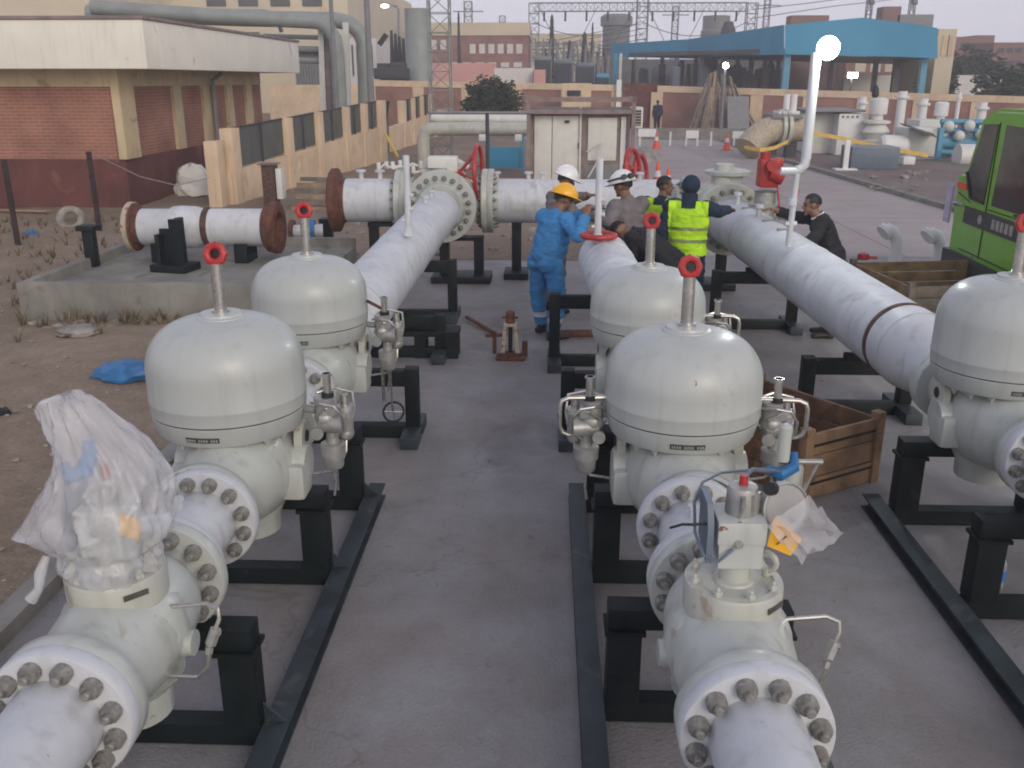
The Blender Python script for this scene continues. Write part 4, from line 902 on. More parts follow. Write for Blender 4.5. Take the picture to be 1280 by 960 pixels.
# ---------------------------------------------------------------- green truck
def truck():
    A = G(1183, 322, .42); B = G(1282, 372, .42)
    d = (B-A); d.z = 0; d.normalize(); n = Vector((d.y, -d.x, 0))                 # n points out of the visible face
    if n.dot(-A) < 0: n = -n
    ang = math.atan2(d.y, d.x)
    t = thing('truck', 'bright green truck with a dark grille band at the right edge', 'truck', (A.x, A.y, 0), ang)
    # local: x along the visible face, -y outwards
    L_, Wd, H = 4.6, 2.3, 2.78
    b = MB()
    sgn = -1 if (Matrix.Rotation(-ang, 3, 'Z')@n).y < 0 else 1
    def X(x, y, z): return Vector((x, y if sgn < 0 else -y, z))
    prof = [(0.0, .50), (-.02, 1.60), (.22, 1.62), (.52, 2.36), (.85, 2.46), (L_, 2.50), (L_, .50)]
    b.prism([X(x, 0, z) for x, z in prof], X(0, Wd, 0)-X(0, 0, 0))
    bmesh.ops.recalc_face_normals(b.bm, faces=b.bm.faces)
    bmesh.ops.bevel(b.bm, geom=list(b.bm.edges), offset=.05, segments=3, affect='EDGES')
    part('cab_body', b, 'cabgreen', t, ang=30)
    g = MB().prism([X(.56, -.012, 1.34), X(.98, -.012, 1.32), X(1.06, -.012, 2.28), X(.64, -.012, 2.26), X(.34, -.012, 1.62)], X(0, .02, 0))
    part('front_window', g, 'glass', t)
    g = MB().prism([X(1.22, -.012, 1.30), X(2.3, -.012, 1.30), X(2.3, -.012, 2.26), X(1.30, -.012, 2.28)], X(0, .02, 0))
    part('side_window', g, 'glass', t)
    fr = MB()
    for a, c in (((.32, 1.63), (.56, 1.31)), ((.55, 1.32), (.99, 1.30))):
        fr.bar(X(a[0], -.016, a[1]), X(c[0], -.016, c[1]), .03, .03)
    part('window_seal', fr, 'black', t)
    gr = part('grille_band', MB().prism([X(.42, -.02, .98), X(3.2, -.02, .98), X(3.2, -.02, 1.20), X(.42, -.02, 1.20)], X(0, .025, 0)-X(0, 0, 0)), 'darksteel', t)
    em = MB().cyl(X(.98, -.028, 1.09), X(.98, -.02, 1.09), .065, seg=6)
    part('emblem', em, 'zinc', gr)
    le = MB()
    for i in range(5): le.rect(1.36+i*.13, 1.45+i*.13, X(0, -.022, 0).y, X(0, -.03, 0).y, 1.03, 1.15)
    part('lettering', le, 'zinc', gr)
    part('bumper', MB().prism([X(-.06, -.05, .34), X(4.0, -.05, .34), X(4.0, -.05, .56), X(-.06, -.05, .56)], X(0, .6, 0)), 'darksteel', t)
    part('marker_lamp', MB().prism([X(.05, -.02, 1.40), X(.38, -.02, 1.40), X(.36, -.02, 1.48), X(.05, -.02, 1.48)], X(0, .03, 0)), 'orange', t)
    part('number_panel', MB().prism([X(-.28, -.03, .90), X(-.08, -.03, .90), X(-.06, -.03, 1.42), X(-.24, -.03, 1.42)], X(0, .03, 0)), 'lilac', t)
    part('amber_beacon', MB().cyl(X(-.02, .2, 1.63), X(-.02, .2, 1.75), .05, .04, 12), 'orange', t)
    sm_ = MB()
    for a, c in (((1.10, 2.30), (1.06, .60)), ((.40, .62), (3.2, .62)), ((.10, 1.34), (.55, 1.26)), ((1.14, 1.24), (3.2, 1.24))): sm_.bar(X(a[0], -.004, a[1]), X(c[0], -.004, c[1]), .014, .012)
    part('panel_gap', sm_, 'black', t)
    part('door_handle', MB().bar(X(1.95, -.03, 1.28), X(2.15, -.03, 1.28), .03, .025), 'black', t)
    part('grab_handle', MB().tube([X(.06, -.01, 1.16), X(.10, -.06, 1.20), X(.28, -.06, 1.22), X(.33, -.01, 1.2)], .016, 8), 'lilac', t)
    for x in (1.15, 3.6):
        wh = part('wheel', MB().lathe([(.18, -.13), (.44, -.13), (.49, -.08), (.49, .08), (.44, .13), (.18, .13)], frame(X(x, .22, .49), X(0, 1, 0)), 32), 'black', t)
        part('rim', MB().cyl(X(x, .06, .49), X(x, .10, .49), .27, seg=24), 'zinc', wh)
    return t
truck()
# ================================================================ people
def loft(b, cs, lat, wl, wd):
    """elliptical tube: centres, lateral direction, lateral radii, depth radii"""
    seg = 16; rings = []; n = len(cs); cs = [Vector(c) for c in cs]
    for i, c in enumerate(cs):
        d = (cs[min(i+1, n-1)]-cs[max(i-1, 0)]).normalized(); l = (lat-d*lat.dot(d)).normalized(); f = d.cross(l)
        rings.append([b.bm.verts.new(c+l*(wl[i]*math.cos(2*PI*k/seg))+f*(wd[i]*math.sin(2*PI*k/seg))) for k in range(seg)])
    for a, c in zip(rings, rings[1:]):
        for k in range(seg): b._f((a[k], a[(k+1) % seg], c[(k+1) % seg], c[k]))
    b._f(rings[0][::-1]); b._f(rings[-1])
def capsule(b, a, c, ra, rc):
    b.cyl(a, c, ra, rc, 12); b.ball(a, ra, 12, 8); b.ball(c, rc, 12, 8)
def ik(s, t, l1, l2, pole):
    d = t-s; D = min(d.length, (l1+l2)*.995); u = d.normalized(); t = s+u*D
    x = (l1*l1-l2*l2+D*D)/(2*D); h = math.sqrt(max(0, l1*l1-x*x)); p = (pole-u*pole.dot(u)).normalized()
    return s+u*x+p*h, t
def person(label, loc, face, h, fit, lean=0, side=0, twist=0, head=(0, 0), hands=(None, None), legs='stand', hat=None, hair=True, vest=None, bands=None, belly=1.0, group='workers gathered round the pipes', collar=None, poles=None, bulk=1.0):
    loc = Vector(loc); rz = Matrix.Rotation(R(face), 3, 'Z'); S = h/1.72
    def W2L(p):
        q = (rz.inverted()@(Vector(p)-loc))/S; return Vector((q.x/bulk, q.y/bulk, q.z))
    U = Matrix.Rotation(R(twist), 3, 'Z')@Matrix.Rotation(R(side), 3, 'Y')@Matrix.Rotation(R(-lean), 3, 'X')
    if legs == 'crouch':
        pel = Vector((0, -.10, .48)); hip = [Vector((s*.10, -.08, .46)) for s in (-1, 1)]
        kn = [Vector((s*.20, .30, .50)) for s in (-1, 1)]; an = [Vector((s*.15, .02, .10)) for s in (-1, 1)]
    else:
        pel = Vector((0, 0, .95)); hip = [Vector((s*.095, 0, .90)) for s in (-1, 1)]
        st = .11 if legs == 'stand' else .16
        kn = [Vector((s*(st+.005), .035 if s > 0 else .01, .49)) for s in (-1, 1)]; an = [Vector((s*st, (-.03 if s > 0 else .07) if legs == 'step' else -.02, .09)) for s in (-1, 1)]
    def up(x, y, z): return pel+U@Vector((x, y, z-.95))
    lat = U@Vector((1, 0, 0)); fwd = U@Vector((0, 1, 0))
    b = MB(); bones = []
    tc_ = [pel+Vector((0, 0, -.10)), pel, up(0, .012*belly, 1.10), up(0, .01, 1.24), up(0, 0, 1.36), up(0, -.005, 1.43), up(0, -.005, 1.475)]
    loft(b, tc_, lat, [.155, .178, .172*belly, .185, .195, .16, .075], [.115, .135, .128*belly, .125, .118, .085, .06])
    bones += [(tc_[0], tc_[1], 'bottom'), (tc_[1], tc_[3], 'torso'), (tc_[3], tc_[6], 'torso')]
    nk = up(0, .0, 1.47); hb = up(0, .03, 1.55)
    capsule(b, nk, hb, .062, .056); bones.append((nk+(hb-nk)*.35, hb, 'skin'))
    HR = Matrix.Rotation(R(twist), 3, 'Z')@Matrix.Rotation(R(head[0]), 3, 'Z')@Matrix.Rotation(R(side*.5), 3, 'Y')@Matrix.Rotation(R(-lean*.6-head[1]), 3, 'X')
    hc = hb+HR@Vector((0, .015, .085))
    m4 = HR.to_4x4()
    b.ball(hc+HR@Vector((0, -.012, .022)), (.076, .094, .092), 20, 14, m4); b.ball(hc+HR@Vector((0, .025, -.045)), (.058, .066, .068), 16, 12, m4)
    b.ball(hc+HR@Vector((0, .10, -.018)), (.014, .018, .024), 10, 8, m4); b.ball(hc+HR@Vector((0, .072, -.10)), (.028, .024, .02), 10, 8, m4)
    b.ball(hc+HR@Vector((0, .088, -.062)), (.024, .012, .008), 10, 8, m4)
    for s in (-1, 1): b.ball(hc+HR@Vector((s*.078, -.012, -.012)), (.012, .022, .032), 8, 8, m4)
    bones.append((hc+HR@Vector((0, 0, -.06)), hc+HR@Vector((0, 0, .06)), 'skin'))
    wr = []
    for i, s in enumerate((-1, 1)):
        sh = up(s*.188, -.005, 1.405)
        tg = hands[i]
        if tg is None: tg = sh+U@Vector((s*.05, .06, -.53))
        else: tg = W2L(tg)
        pole = (poles[i] if poles and poles[i] else None) or (s*.6, -.5, -.6)
        el, w = ik(sh, tg, .29, .265, U@Vector(pole))
        b.ball(sh, .074, 12, 8); capsule(b, sh, el, .064, .050); capsule(b, el, w, .049, .034)
        sl = 'top'
        bones += [(sh, el, 'sleeve'), (el, el.lerp(w, .86), 'sleeve'), (el.lerp(w, .97), w+(w-el)*.4, 'skin')]
        d = (w-el).normalized(); l = d.cross(Vector((0, 0, 1)));
        if l.length < .2: l = lat.copy()
        l.normalize(); n = l.cross(d).normalized()
        pc_ = w+d*.05
        loft(b, [w-d*.005, w+d*.03, w+d*.075, w+d*.092], l, [.027, .040, .042, .036], [.02, .018, .016, .012])
        for q, (o, ln) in enumerate(((-.031, .066), (-.0105, .076), (.0105, .071), (.031, .055))):
            k0 = w+d*.086+l*o; k1 = k0+d*ln*.48-n*ln*.18; k2 = k1+d*ln*.28-n*ln*.42
            capsule(b, k0, k1, .0095, .0088); capsule(b, k1, k2, .0088, .0075)
        t0 = w+d*.025+l*(-s)*.034; t1 = t0+d*.035+l*(-s)*.026-n*.008; t2 = t1+d*.03-n*.012
        capsule(b, t0, t1, .0115, .0105); capsule(b, t1, t2, .0105, .009)
        wr.append(w)
    for i, s in enumerate((-1, 1)):
        capsule(b, hip[i], kn[i], .098, .068); capsule(b, kn[i], an[i], .068, .052)
        b.ball(hip[i]+Vector((0, -.045, -.01)), (.10, .095, .10), 12, 8)
        toe = an[i]+Vector((s*.03, .155, -.055)); heel = an[i]+Vector((0, -.045, -.045))
        loft(b, [heel+Vector((0, -.03, 0)), heel, an[i]+Vector((s*.01, .06, -.045)), toe, toe+Vector((0, .035, -.005))], Vector((1, 0, 0)), [.025, .038, .047, .045, .025], [.03, .042, .038, .032, .02])
        bones += [(hip[i], kn[i], 'bottom'), (kn[i], an[i]+Vector((0, 0, .05)), 'bottom'), (heel, toe, 'shoe'), (an[i]+Vector((0, 0, -.03)), an[i], 'shoe')]
    bmesh.ops.recalc_face_normals(b.bm, faces=b.bm.faces)
    me = bpy.data.meshes.new('body'); b.bm.to_mesh(me); b.bm.free()
    o = bpy.data.objects.new('person', me); COL.objects.link(o)
    md = o.modifiers.new('r', 'REMESH'); md.mode = 'VOXEL'; md.voxel_size = .0078; md.use_smooth_shade = True
    sm = o.modifiers.new('s', 'SMOOTH'); sm.factor = .5; sm.iterations = 3
    dg = bpy.context.evaluated_depsgraph_get(); dg.update()
    ev = bpy.data.meshes.new_from_object(o.evaluated_get(dg)); o.modifiers.clear()
    slots = [fit['top'], fit['bottom'], 'skin', 'shoe', 'band']
    bm = bmesh.new(); bm.from_mesh(ev); bpy.data.meshes.remove(ev)
    idx = {'torso': 0, 'sleeve': 0, 'bottom': 1, 'skin': 2, 'shoe': 3}
    bm.normal_update(); tag = {}
    def near(c):
        best = None
        for a, e, t in bones:
            ab = e-a; u = max(0, min(1, (c-a).dot(ab)/max(1e-9, ab.length_squared))); dd = (c-a-ab*u).length
            if best is None or dd < best[0]: best = (dd, t)
        return best[1]
    seed = random.random()*50; off = {}
    for v in bm.verts:
        t = near(v.co); tag[v] = t
        if t in ('torso', 'sleeve', 'bottom'):
            c = v.co
            w = noise.noise(Vector((c.x*9+seed, c.y*9, c.z*15)))+.5*noise.noise(Vector((c.x*22, c.y*22+seed, c.z*34)))
            lo = .022 if t != 'bottom' else .016
            off[v] = v.normal*(lo+.013*w)
    for v, d in off.items(): v.co += d
    for f in bm.faces:
        ts = [tag[v] for v in f.verts]; t = max(set(ts), key=ts.count); f.material_index = idx[t]
        if bands and t == 'bottom':
            z = f.calc_center_median().z
            if .215 < z < .275: f.material_index = 4
    vst = None
    if vest:
        vst = bmesh.new(); mp = {}
        for f in bm.faces:
            c = f.calc_center_median(); q = U.inverted()@(c-pel)+Vector((0, 0, .95))
            if all(tag[v] in ('torso', 'sleeve', 'bottom') for v in f.verts) and .89 < q.z < 1.475 and (abs(q.x) < .205) and not (q.z > 1.40 and abs(q.x) < .07) and not (q.z > 1.05 and q.y > .05 and abs(q.x) < .02+.16*max(0, q.z-1.15)):
                vs = []
                for v in f.verts:
                    if v not in mp: mp[v] = vst.verts.new(v.co+v.normal*.014)
                    vs.append(mp[v])
                nf = vst.faces.new(vs)
                nf.material_index = 1 if (1.02 < q.z < 1.062 or 1.16 < q.z < 1.20) else 0
    me2 = bpy.data.meshes.new('person'); bm.to_mesh(me2); bm.free()
    for s_ in slots: me2.materials.append(M[s_])
    me2.polygons.foreach_set('use_smooth', [True]*len(me2.polygons))
    o.data = me2; bpy.data.meshes.remove(me); o.location = loc; o.rotation_euler = (0, 0, R(face)); o.scale = (S*bulk, S*bulk, S)
    props(o, label, 'person', group)
    def child(name, mb, m):
        c = bpy.data.objects.new(name, mb.mesh(name, m, True, 50)); COL.objects.link(c); c.parent = o; return c
    if vst:
        mv = MB(); mv.bm.free(); mv.bm = vst; child('safety_vest', mv, ['vest', 'bandgrey'])
    HM = Matrix.Translation(hc)@m4
    for s in (-1, 1):
        e = MB(); e.ball(HM@Vector((s*.031, .078, .004)), (.013, .009, .009), 8, 6, m4); e.box(HM@Vector((s*.031, .086, .026)), (.036, .01, .008), rot=HR)
        child('eye', e, 'hair')
    if hair:
        hb_ = MB(); t = bmesh.new(); bmesh.ops.create_uvsphere(t, u_segments=28, v_segments=20, radius=1)
        for v in list(t.verts):
            c = v.co
            if c.z < -.12-.45*max(0, -c.y) and True or (c.y > .45 and c.z < .52): t.verts.remove(v)
        for v in t.verts: v.co *= 1+.035*noise.noise(v.co*9)
        bmesh.ops.transform(t, matrix=HM@Matrix.Translation((0, -.014, .022))@Matrix.Diagonal((.084, .103, .102, 1)), verts=t.verts); hb_.join(t)
        child('hair', hb_, 'hair')
    if hat in ('helmyellow', 'helmwhite'):
        hm = MB(); HH = HM@Matrix.Translation((0, -.008, .045))@Matrix.Rotation(R(-5), 4, 'X')
        pr = [(.122, -.008), (.150, -.014), (.152, -.008), (.128, .004)]+[(.128*math.cos(a), .004+.125*math.sin(a)) for a in [PI/2*k/9 for k in range(1, 9)]]+[(.01, .129)]
        rb = MB().lathe(pr, HH, 32, True, sy=1.14); rb.box(HH@Vector((0, .155, -.008)), (.17, .07, .010), rot=(m4.to_3x3()@Matrix.Rotation(R(-16), 3, 'X')), bev=.004)
        rb.tube([HH@Vector((0, .125*math.cos(a)*1.14, .004+.127*math.sin(a))) for a in [PI*k/12 for k in range(1, 12)]], .012, 6)
        hl_ = child('helmet', rb, hat)
        if fit.get('goggles'):
            g = MB()
            ring = [HH@Vector((.136*math.cos(a), 1.14*.136*math.sin(a), .035)) for a in [2*PI*k/28 for k in range(28)]]
            g.tube(ring, .011, 6, True)
            gx = fit['goggles']
            for s in (-.036, .036):
                a = R(gx)+s*7; g.cyl(HH@Vector((.125*math.cos(a), 1.14*.125*math.sin(a), .04)), HH@Vector((.165*math.cos(a), 1.14*.165*math.sin(a), .04)), .032, .03, 12)
            child('goggles', g, 'darksteel')
    if hat == 'hood':
        k = MB().ball(HM@Vector((0, -.02, .02)), (.098, .112, .112), 20, 14, m4); loft(k, [up(0, -.01, 1.44), up(0, .0, 1.50), up(0, .01, 1.56)], lat, [.105, .085, .085], [.085, .08, .085]); child('dark_cap', k, 'clothnavy')
    if collar:
        c = MB(); c.ring(up(0, .005, 1.487), (up(0, .03, 1.6)-up(0, 0, 1.45)), .072, .012, 24, 6); child('collar', c, collar)
    return o
def at(px, py, Y): return P(px, py, Y)
fitblue = dict(top='clothblue', bottom='clothblue')
p1 = G(682, 421); p1.z = 0
person('worker in blue coveralls and yellow helmet leaning against the centre pipe', p1, -52, 1.66, fitblue, lean=14, head=(-5, 8), hands=(at(738, 262, 10.25), at(732, 268, 10.0)), legs='step', hat='helmyellow', bands=True, belly=1.12, poles=[(-.1, -.2, -1), (.15, -.3, -1)], bulk=1.14)
p2 = Vector((.10, 11.4, 0))
person('worker in white helmet standing behind the yellow helmeted worker', p2, -70, 1.74, dict(top='clothgrey', bottom='clothgrey'), lean=8, head=(0, 12), hands=(at(752, 244, 11.1), at(742, 262, 10.9)), hat='helmwhite', poles=[(0, .2, -1), (0, -.4, -1)])
p3 = Vector((1.0, 10.75, 0))
person('worker in brown coveralls with goggles round a white helmet, standing at the centre pipe', p3, 42, 1.74, dict(top='clothbrown', bottom='clothbrown', goggles=238), lean=9, head=(6, 6), hands=(at(738, 268, 10.6), at(745, 280, 10.4)), hat='helmwhite', belly=1.1, bulk=1.1)
p4 = Vector((1.38, 11.25, 0))
person('bareheaded dark haired worker in a hi-vis vest half hidden behind the other vest', p4, -25, 1.68, dict(top='clothnavy', bottom='clothnavy'), lean=4, head=(-62, 2), hands=(None, None), vest=True)
p5 = Vector((1.62, 10.6, 0))
person('worker in hi-vis vest and dark cap seen from behind, right arm on the valve', p5, -14, 1.74, dict(top='clothnavy', bottom='clothnavy'), lean=3, head=(-12, 4), hands=(None, at(918, 262, 11.2)), vest=True, bulk=1.06, hat='hood', hair=False, poles=[None, (.2, -.3, -1)])
p6 = Vector((3.22, 10.35, 0))
person('bareheaded man in a black jacket with white collar standing beside the vent stack', p6, 78, 1.64, dict(top='clothblack', bottom='clothblack'), lean=24, head=(6, -4), hands=(at(985, 300, 10.2), at(970, 263, 10.6)), collar='white')
p7 = Vector((1.36, 9.85, 0))
person('person in black bending low behind the second centre dome', p7, 62, 1.72, dict(top='clothblack', bottom='clothblack'), lean=60, head=(0, 45), hands=(at(775, 345, 10.1), at(785, 345, 10.3)), hat=None)
# ================================================================ left building, fence and yard
BX, BY = -9.45, 20.8
t = thing('brick_building', 'single storey red brick building with a white roof fascia and maroon base', 'building', (-16, 26, 0), world=True)
part('wall', MB().rect(-30, BX, BY, 31.5, 0, 3.02), 'brick', t)
part('plinth', MB().rect(-30, BX+.06, BY-.06, 31.5, -.1, 1.12), 'maroon', t)
part('roof_fascia', MB().rect(-31, BX+1.15, BY-.9, 32.3, 3.02, 3.98, bev=.02), 'fascia', t)
part('roof_coping', MB().rect(-31, BX+1.19, BY-.94, 32.34, 3.982, 4.05, bev=.01), 'rusttrim', t)
part('beam', MB().rect(-30, BX+.03, BY-.05, BY-.002, 2.66, 3.018).rect(BX+.002, BX+.05, BY-.05, 31.4, 2.66, 3.018), 'beige', t)
part('corner_pilaster', MB().rect(BX-.04, BX+.14, BY-.14, BY+.62, 1.122, 3.017), 'beige', t)
for px0, px1 in ((217, 227), (254, 263), (284, 291), (308, 315)):
    ys = []
    for px in (px0, px1):
        d = ray(px, 130); ys.append(d.y*((BX+.06)/d.x))
    if ys[0] > BY and ys[1] < 40: part('pilaster', MB().rect(BX+.002, BX+.09, ys[0], ys[1], 1.122, 2.655), 'beige', t)
d = ray(268, 130); yy = d.y*((BX+.2)/d.x)
part('downpipe', MB().tube([(BX+.5, yy, 3.0), (BX+.22, yy, 2.8), (BX+.20, yy, 2.6), (BX+.20, yy, .1)], .06, 10), 'greysteel', t)
# low tan wall with grey panels
def fence(label, a, b, pxs, hw=1):
    t = thing('panel_fence', label, 'fence', (a[0], a[1], 0), 0, 'tan walls with grey panels', world=True)
    a0 = Vector((a[0], a[1], 0)); b0 = Vector((b[0], b[1], 0)); d = (b0-a0).normalized(); n = Vector((d.y, -d.x, 0)); L = (b0-a0).length
    def zz(u, k): return a[k]+(b[k]-a[k])*u
    w = .2
    part('wall', MB().prism([a0+Vector((0, 0, -.1)), b0+Vector((0, 0, -.1)), b0+Vector((0, 0, zz(1, 2))), a0+Vector((0, 0, zz(0, 2)))], n*w), 'beigetan', t)
    us = []
    for px in pxs:
        r_ = ray(px, 150); M_ = Matrix(((r_.x, -d.x), (r_.y, -d.y))); s_, k_ = M_.inverted()@Vector((a0.x, a0.y)); us.append(min(1, max(0, k_/L)))
    for u in us:
        p = a0.lerp(b0, u); wd = .42 if u < .999 else .75
        part('pillar', MB().box(p+n*(w/2)+Vector((0, 0, (zz(u, 3)-.1)/2)), (wd, .30, zz(u, 3)+.1), rz=math.atan2(d.y, d.x), bev=.01), 'beigetan', t)
    for u0, u1 in zip(us, us[1:]):
        p = a0.lerp(b0, u0)+d*.22; q = a0.lerp(b0, u1)-d*.22
        part('panel', MB().prism([p+n*.08+Vector((0, 0, zz(u0, 2)+.03)), q+n*.08+Vector((0, 0, zz(u1, 2)+.03)), q+n*.08+Vector((0, 0, zz(u1, 3)-.03)), p+n*.08+Vector((0, 0, zz(u0, 3)-.03))], n*.04), 'panel', t)
        m_ = (p+q)/2; um = (u0+u1)/2
        part('panel_post', MB().box(m_+n*.14+Vector((0, 0, (zz(um, 2)+zz(um, 3))/2)), (.06, .06, zz(um, 3)-zz(um, 2))), 'darksteel', t)
        part('top_rail', MB().bar(p+n*.10+Vector((0, 0, zz(u0, 3)-.02)), q+n*.10+Vector((0, 0, zz(u1, 3)-.02)), .07, .05), 'darksteel', t)
    return t
fence('near tan wall with grey infill panels running back beside the brick building', (-7.45, 21.4, .80, 1.74), (-6.0, 33.5, 1.24, 2.12), (280, 351, 391, 426, 449, 476))
fence('shorter far tan wall with grey panels beyond the gate', (-6.4, 38, 1.0, 1.9), (-5.6, 52, 1.35, 2.3), (500, 512, 523, 534))
g0 = Vector((-6.1, 34.3, 0)); g1 = Vector((-6.3, 37.5, 0))
t = thing('metal_gate', 'dark grey metal gate leaf between the two tan walls', 'gate', g0, world=True)
part('leaf', MB().prism([g0+Vector((0, 0, .05)), g1+Vector((0, 0, .05)), g1+Vector((0, 0, 2.05)), g0+Vector((0, 0, 2.05))], (.05, 0, 0)), 'panel', t)
part('brace', MB().bar(g0+Vector((.09, 0, .1)), g1+Vector((.09, 0, 2.0)), .06, .05).bar(g0+Vector((.09, 0, 2.0)), g1+Vector((.09, 0, 2.0)), .06, .05), 'darksteel', t)
a = P(487, 165, 33.3); b = P(500, 195, 32)
solo('yellow_bar', MB().bar(P(482, 168, 33.2), P(497, 196, 32.2), .08, .06), 'tape', 'yellow prop bar leaning on the end of the near tan wall', 'bar')
# little brown cupboard beside the wall
q = P(352, 222, 21.0); ex = thing('meter_box', 'small brown meter box on the tan wall behind the spare spool', 'box', (q.x-.2, q.y-.3, 0), world=True)
part('box', MB().rect(q.x-.38, q.x-.10, q.y-.25, q.y+.1, 0, 1.0, bev=.01), 'rustband', ex)
part('lid', MB().rect(q.x-.45, q.x-.04, q.y-.3, q.y+.15, 1.002, 1.03, bev=.01), 'woodgrey', ex)
part('pale_side', MB().rect(q.x-.08, q.x+.05, q.y-.20, q.y+.1, .25, .92, bev=.01), 'offwhite', ex)
# end block beside the brick building
q = P(276, 220, 21.0)
solo('wall_pier', MB().rect(-7.66, -7.36, 20.9, 21.35, -.1, 1.5, bev=.01), 'beigetan', 'tan end pier of the wall beside the maroon base', 'pier')

# ---------------------------------------------------------------- analyser cabinet
CY = 26.0
def xz(px, py, Y=CY): return P(px, py, Y)
tl = xz(661, 141); br = xz(785, 233); br.z = 0
t = thing('equipment_cabinet', 'white double door cabinet with a brown frame and canopy behind the workers', 'cabinet', ((tl.x+br.x)/2, CY, 0), world=True)
zt = 2.0
part('case', MB().rect(tl.x, br.x, CY, CY+1.4, .05, zt), 'rusttrim', t)
e_ = [P(px, 170, CY-.04).x for px in (668, 690, 724, 732, 773, 775, 780)]
for x0_, x1_ in ((e_[0], e_[1]-.01), (e_[1]+.01, e_[2])): part('door', MB().rect(x0_, x1_, CY-.04, CY-.002, .08, 1.88, bev=.006), 'offwhite', t)
dr = part('door_panel', MB().rect(P(735, 170, CY-.05).x, P(771, 170, CY-.05).x, CY-.05, CY-.003, .70, 1.83, bev=.01), 'offwhite', t)
part('lower_panel', MB().rect(P(731, 170, CY-.05).x, P(775, 170, CY-.05).x, CY-.03, CY-.003, .08, .58, bev=.01), 'greysteel', t)
part('edge_post', MB().rect(P(776, 170, CY-.05).x, P(782, 170, CY-.05).x, CY-.06, CY-.003, .08, 1.86), 'white', t)
part('door_handle', MB().box((P(724, 182, CY-.06).x, CY-.07, P(724, 182, CY-.06).z), (.06, .06, .16)).box((P(709, 152, CY-.06).x, CY-.07, P(712, 152, CY-.06).z), (.12, .06, .07)), 'darksteel', t)
for py in (124, 139):
    a = P(658, py, CY); part('canopy_beam', MB().rect(a.x-.05, br.x+.12, CY-.35, CY-.25, a.z-.06, a.z+.06), 'rusttrim', t)
    part('canopy_beam', MB().rect(a.x-.05, a.x+.05, CY-.25, CY+1.4, a.z-.05, a.z+.05).rect(br.x, br.x+.1, CY-.25, CY+1.4, a.z-.05, a.z+.05), 'rusttrim', t)
for x in (tl.x, br.x+.05): part('canopy_post', MB().rect(x-.05, x+.05, CY-.35, CY-.26, 0, 2.36), 'rusttrim', t)
part('roof', MB().rect(tl.x-.05, br.x+.1, CY-.2, CY+1.45, zt+.02, zt+.07), 'panel', t)
part('pipe_run', MB().tube([P(733, 190, CY-.2), P(752, 178, CY-.2), P(745, 205, CY-.25), P(735, 222, CY-.25)], .025, 6).cyl((P(726, 140, CY-.1).x, CY-.09, 0), (P(726, 140, CY-.1).x, CY-.09, 2.1), .03, seg=8), 'offwhite', t)
a = P(790, 134, CY); b = P(803, 160, CY)
ac = thing('air_conditioner', 'white air conditioner unit hung on the right side of the cabinet', 'air conditioner', ((a.x+b.x)/2, CY, b.z), world=True)
part('case', MB().rect(a.x, b.x, CY-.05, CY+.6, b.z, a.z, bev=.015), 'offwhite', ac)
part('grille', MB().rect(a.x+.05, b.x-.05, CY-.056, CY-.052, b.z+.06, a.z-.06), 'darksteel', ac)
sl = MB()
for k in range(6): sl.rect(a.x+.05, b.x-.05, CY-.066, CY-.058, b.z+.09+k*.075, b.z+.105+k*.075)
part('slats', sl, 'offwhite', ac)
# red valve wheels right of the cabinet
for i, (px, py, rr, lb) in enumerate(((791, 212, .42, 'tall red handwheel of the upright valve left of the traffic cones'), (801, 216, .38, 'smaller red handwheel right behind the tall red one'))):
    q = P(px, py, 19.5+.6*i)
    t = thing('valve_wheel', lb, 'handwheel', (q.x, q.y, 0), 0, world=True)
    part('rim', MB().ring(q, (1, -.45, .15), rr, .05, 28, 8), 'red', t)
    w = MB()
    for k in range(5):
        an = 2*PI*k/5; m_ = frame(q, (1, -.45, .15)); w.cyl(q+Vector((-.12, .04, 0)), m_@Vector((rr*math.cos(an), rr*math.sin(an), 0)), .025, seg=6)
    w.cyl((q.x-.12, q.y+.05, 0), (q.x-.12, q.y+.05, q.z+.1), .09, seg=14); part('stem', w, 'red', t)
# ---------------------------------------------------------------- road barrier and cones
def cone(label, px, py, h, loc=None):
    q = loc or G(px, py)
    t = thing('traffic_cone', label, 'traffic cone', (q.x, q.y, .008), 0, 'orange traffic cones on the pavement')
    s = h/.7
    part('cone', MB().lathe([(.145*s, .03*s), (.03*s, .68*s), (.02*s, .70*s)], None, 20).box((0, 0, .016*s), (.40*s, .40*s, .03*s)), 'orange', t)
    part('white_band', MB().lathe([(.098*s, .325*s), (.068*s, .48*s)], None, 20, False), 'band', t)
cone('orange traffic cone under the white barrier board, right of the cabinet', 820, 186, .72)
cone('orange traffic cone under the barrier, nearest the timber poles', 908, 188, .72)
cone('orange traffic cone in front of the header pipe, tallest of the near pair', 821, 237, .72)
cone('orange traffic cone beside the bareheaded vest worker, right one of the near pair', 834, 240, .62)
y_ = 42.5
bt = thing('road_barrier', 'long grey barrier rail with white boards across the pavement', 'barrier', (P(870, 170, y_).x, y_, .008), world=True)
l = P(797, 163, y_); r_ = P(962, 163, y_)
part('rail', MB().rect(l.x, r_.x, y_-.03, y_+.03, l.z-.32, l.z-.24).rect(l.x, r_.x, y_-.03, y_+.03, l.z-.04, l.z+.04), 'greysteel', bt)
for px in (800, 838, 858, 872, 889, 918, 932, 960): part('post', MB().rect(P(px, 170, y_).x-.04, P(px, 170, y_).x+.04, y_-.04, y_+.04, .008, l.z-.05), 'offwhite', bt)
for p0, p1, q0, q1 in ((798, 820, 161, 171), (858, 873, 163, 173), (916, 931, 164, 173)):
    a = P(p0, q0, y_-.06); b = P(p1, q1, y_-.06); part('board', MB().rect(a.x, b.x, y_-.08, y_-.05, b.z, a.z), 'white', bt)
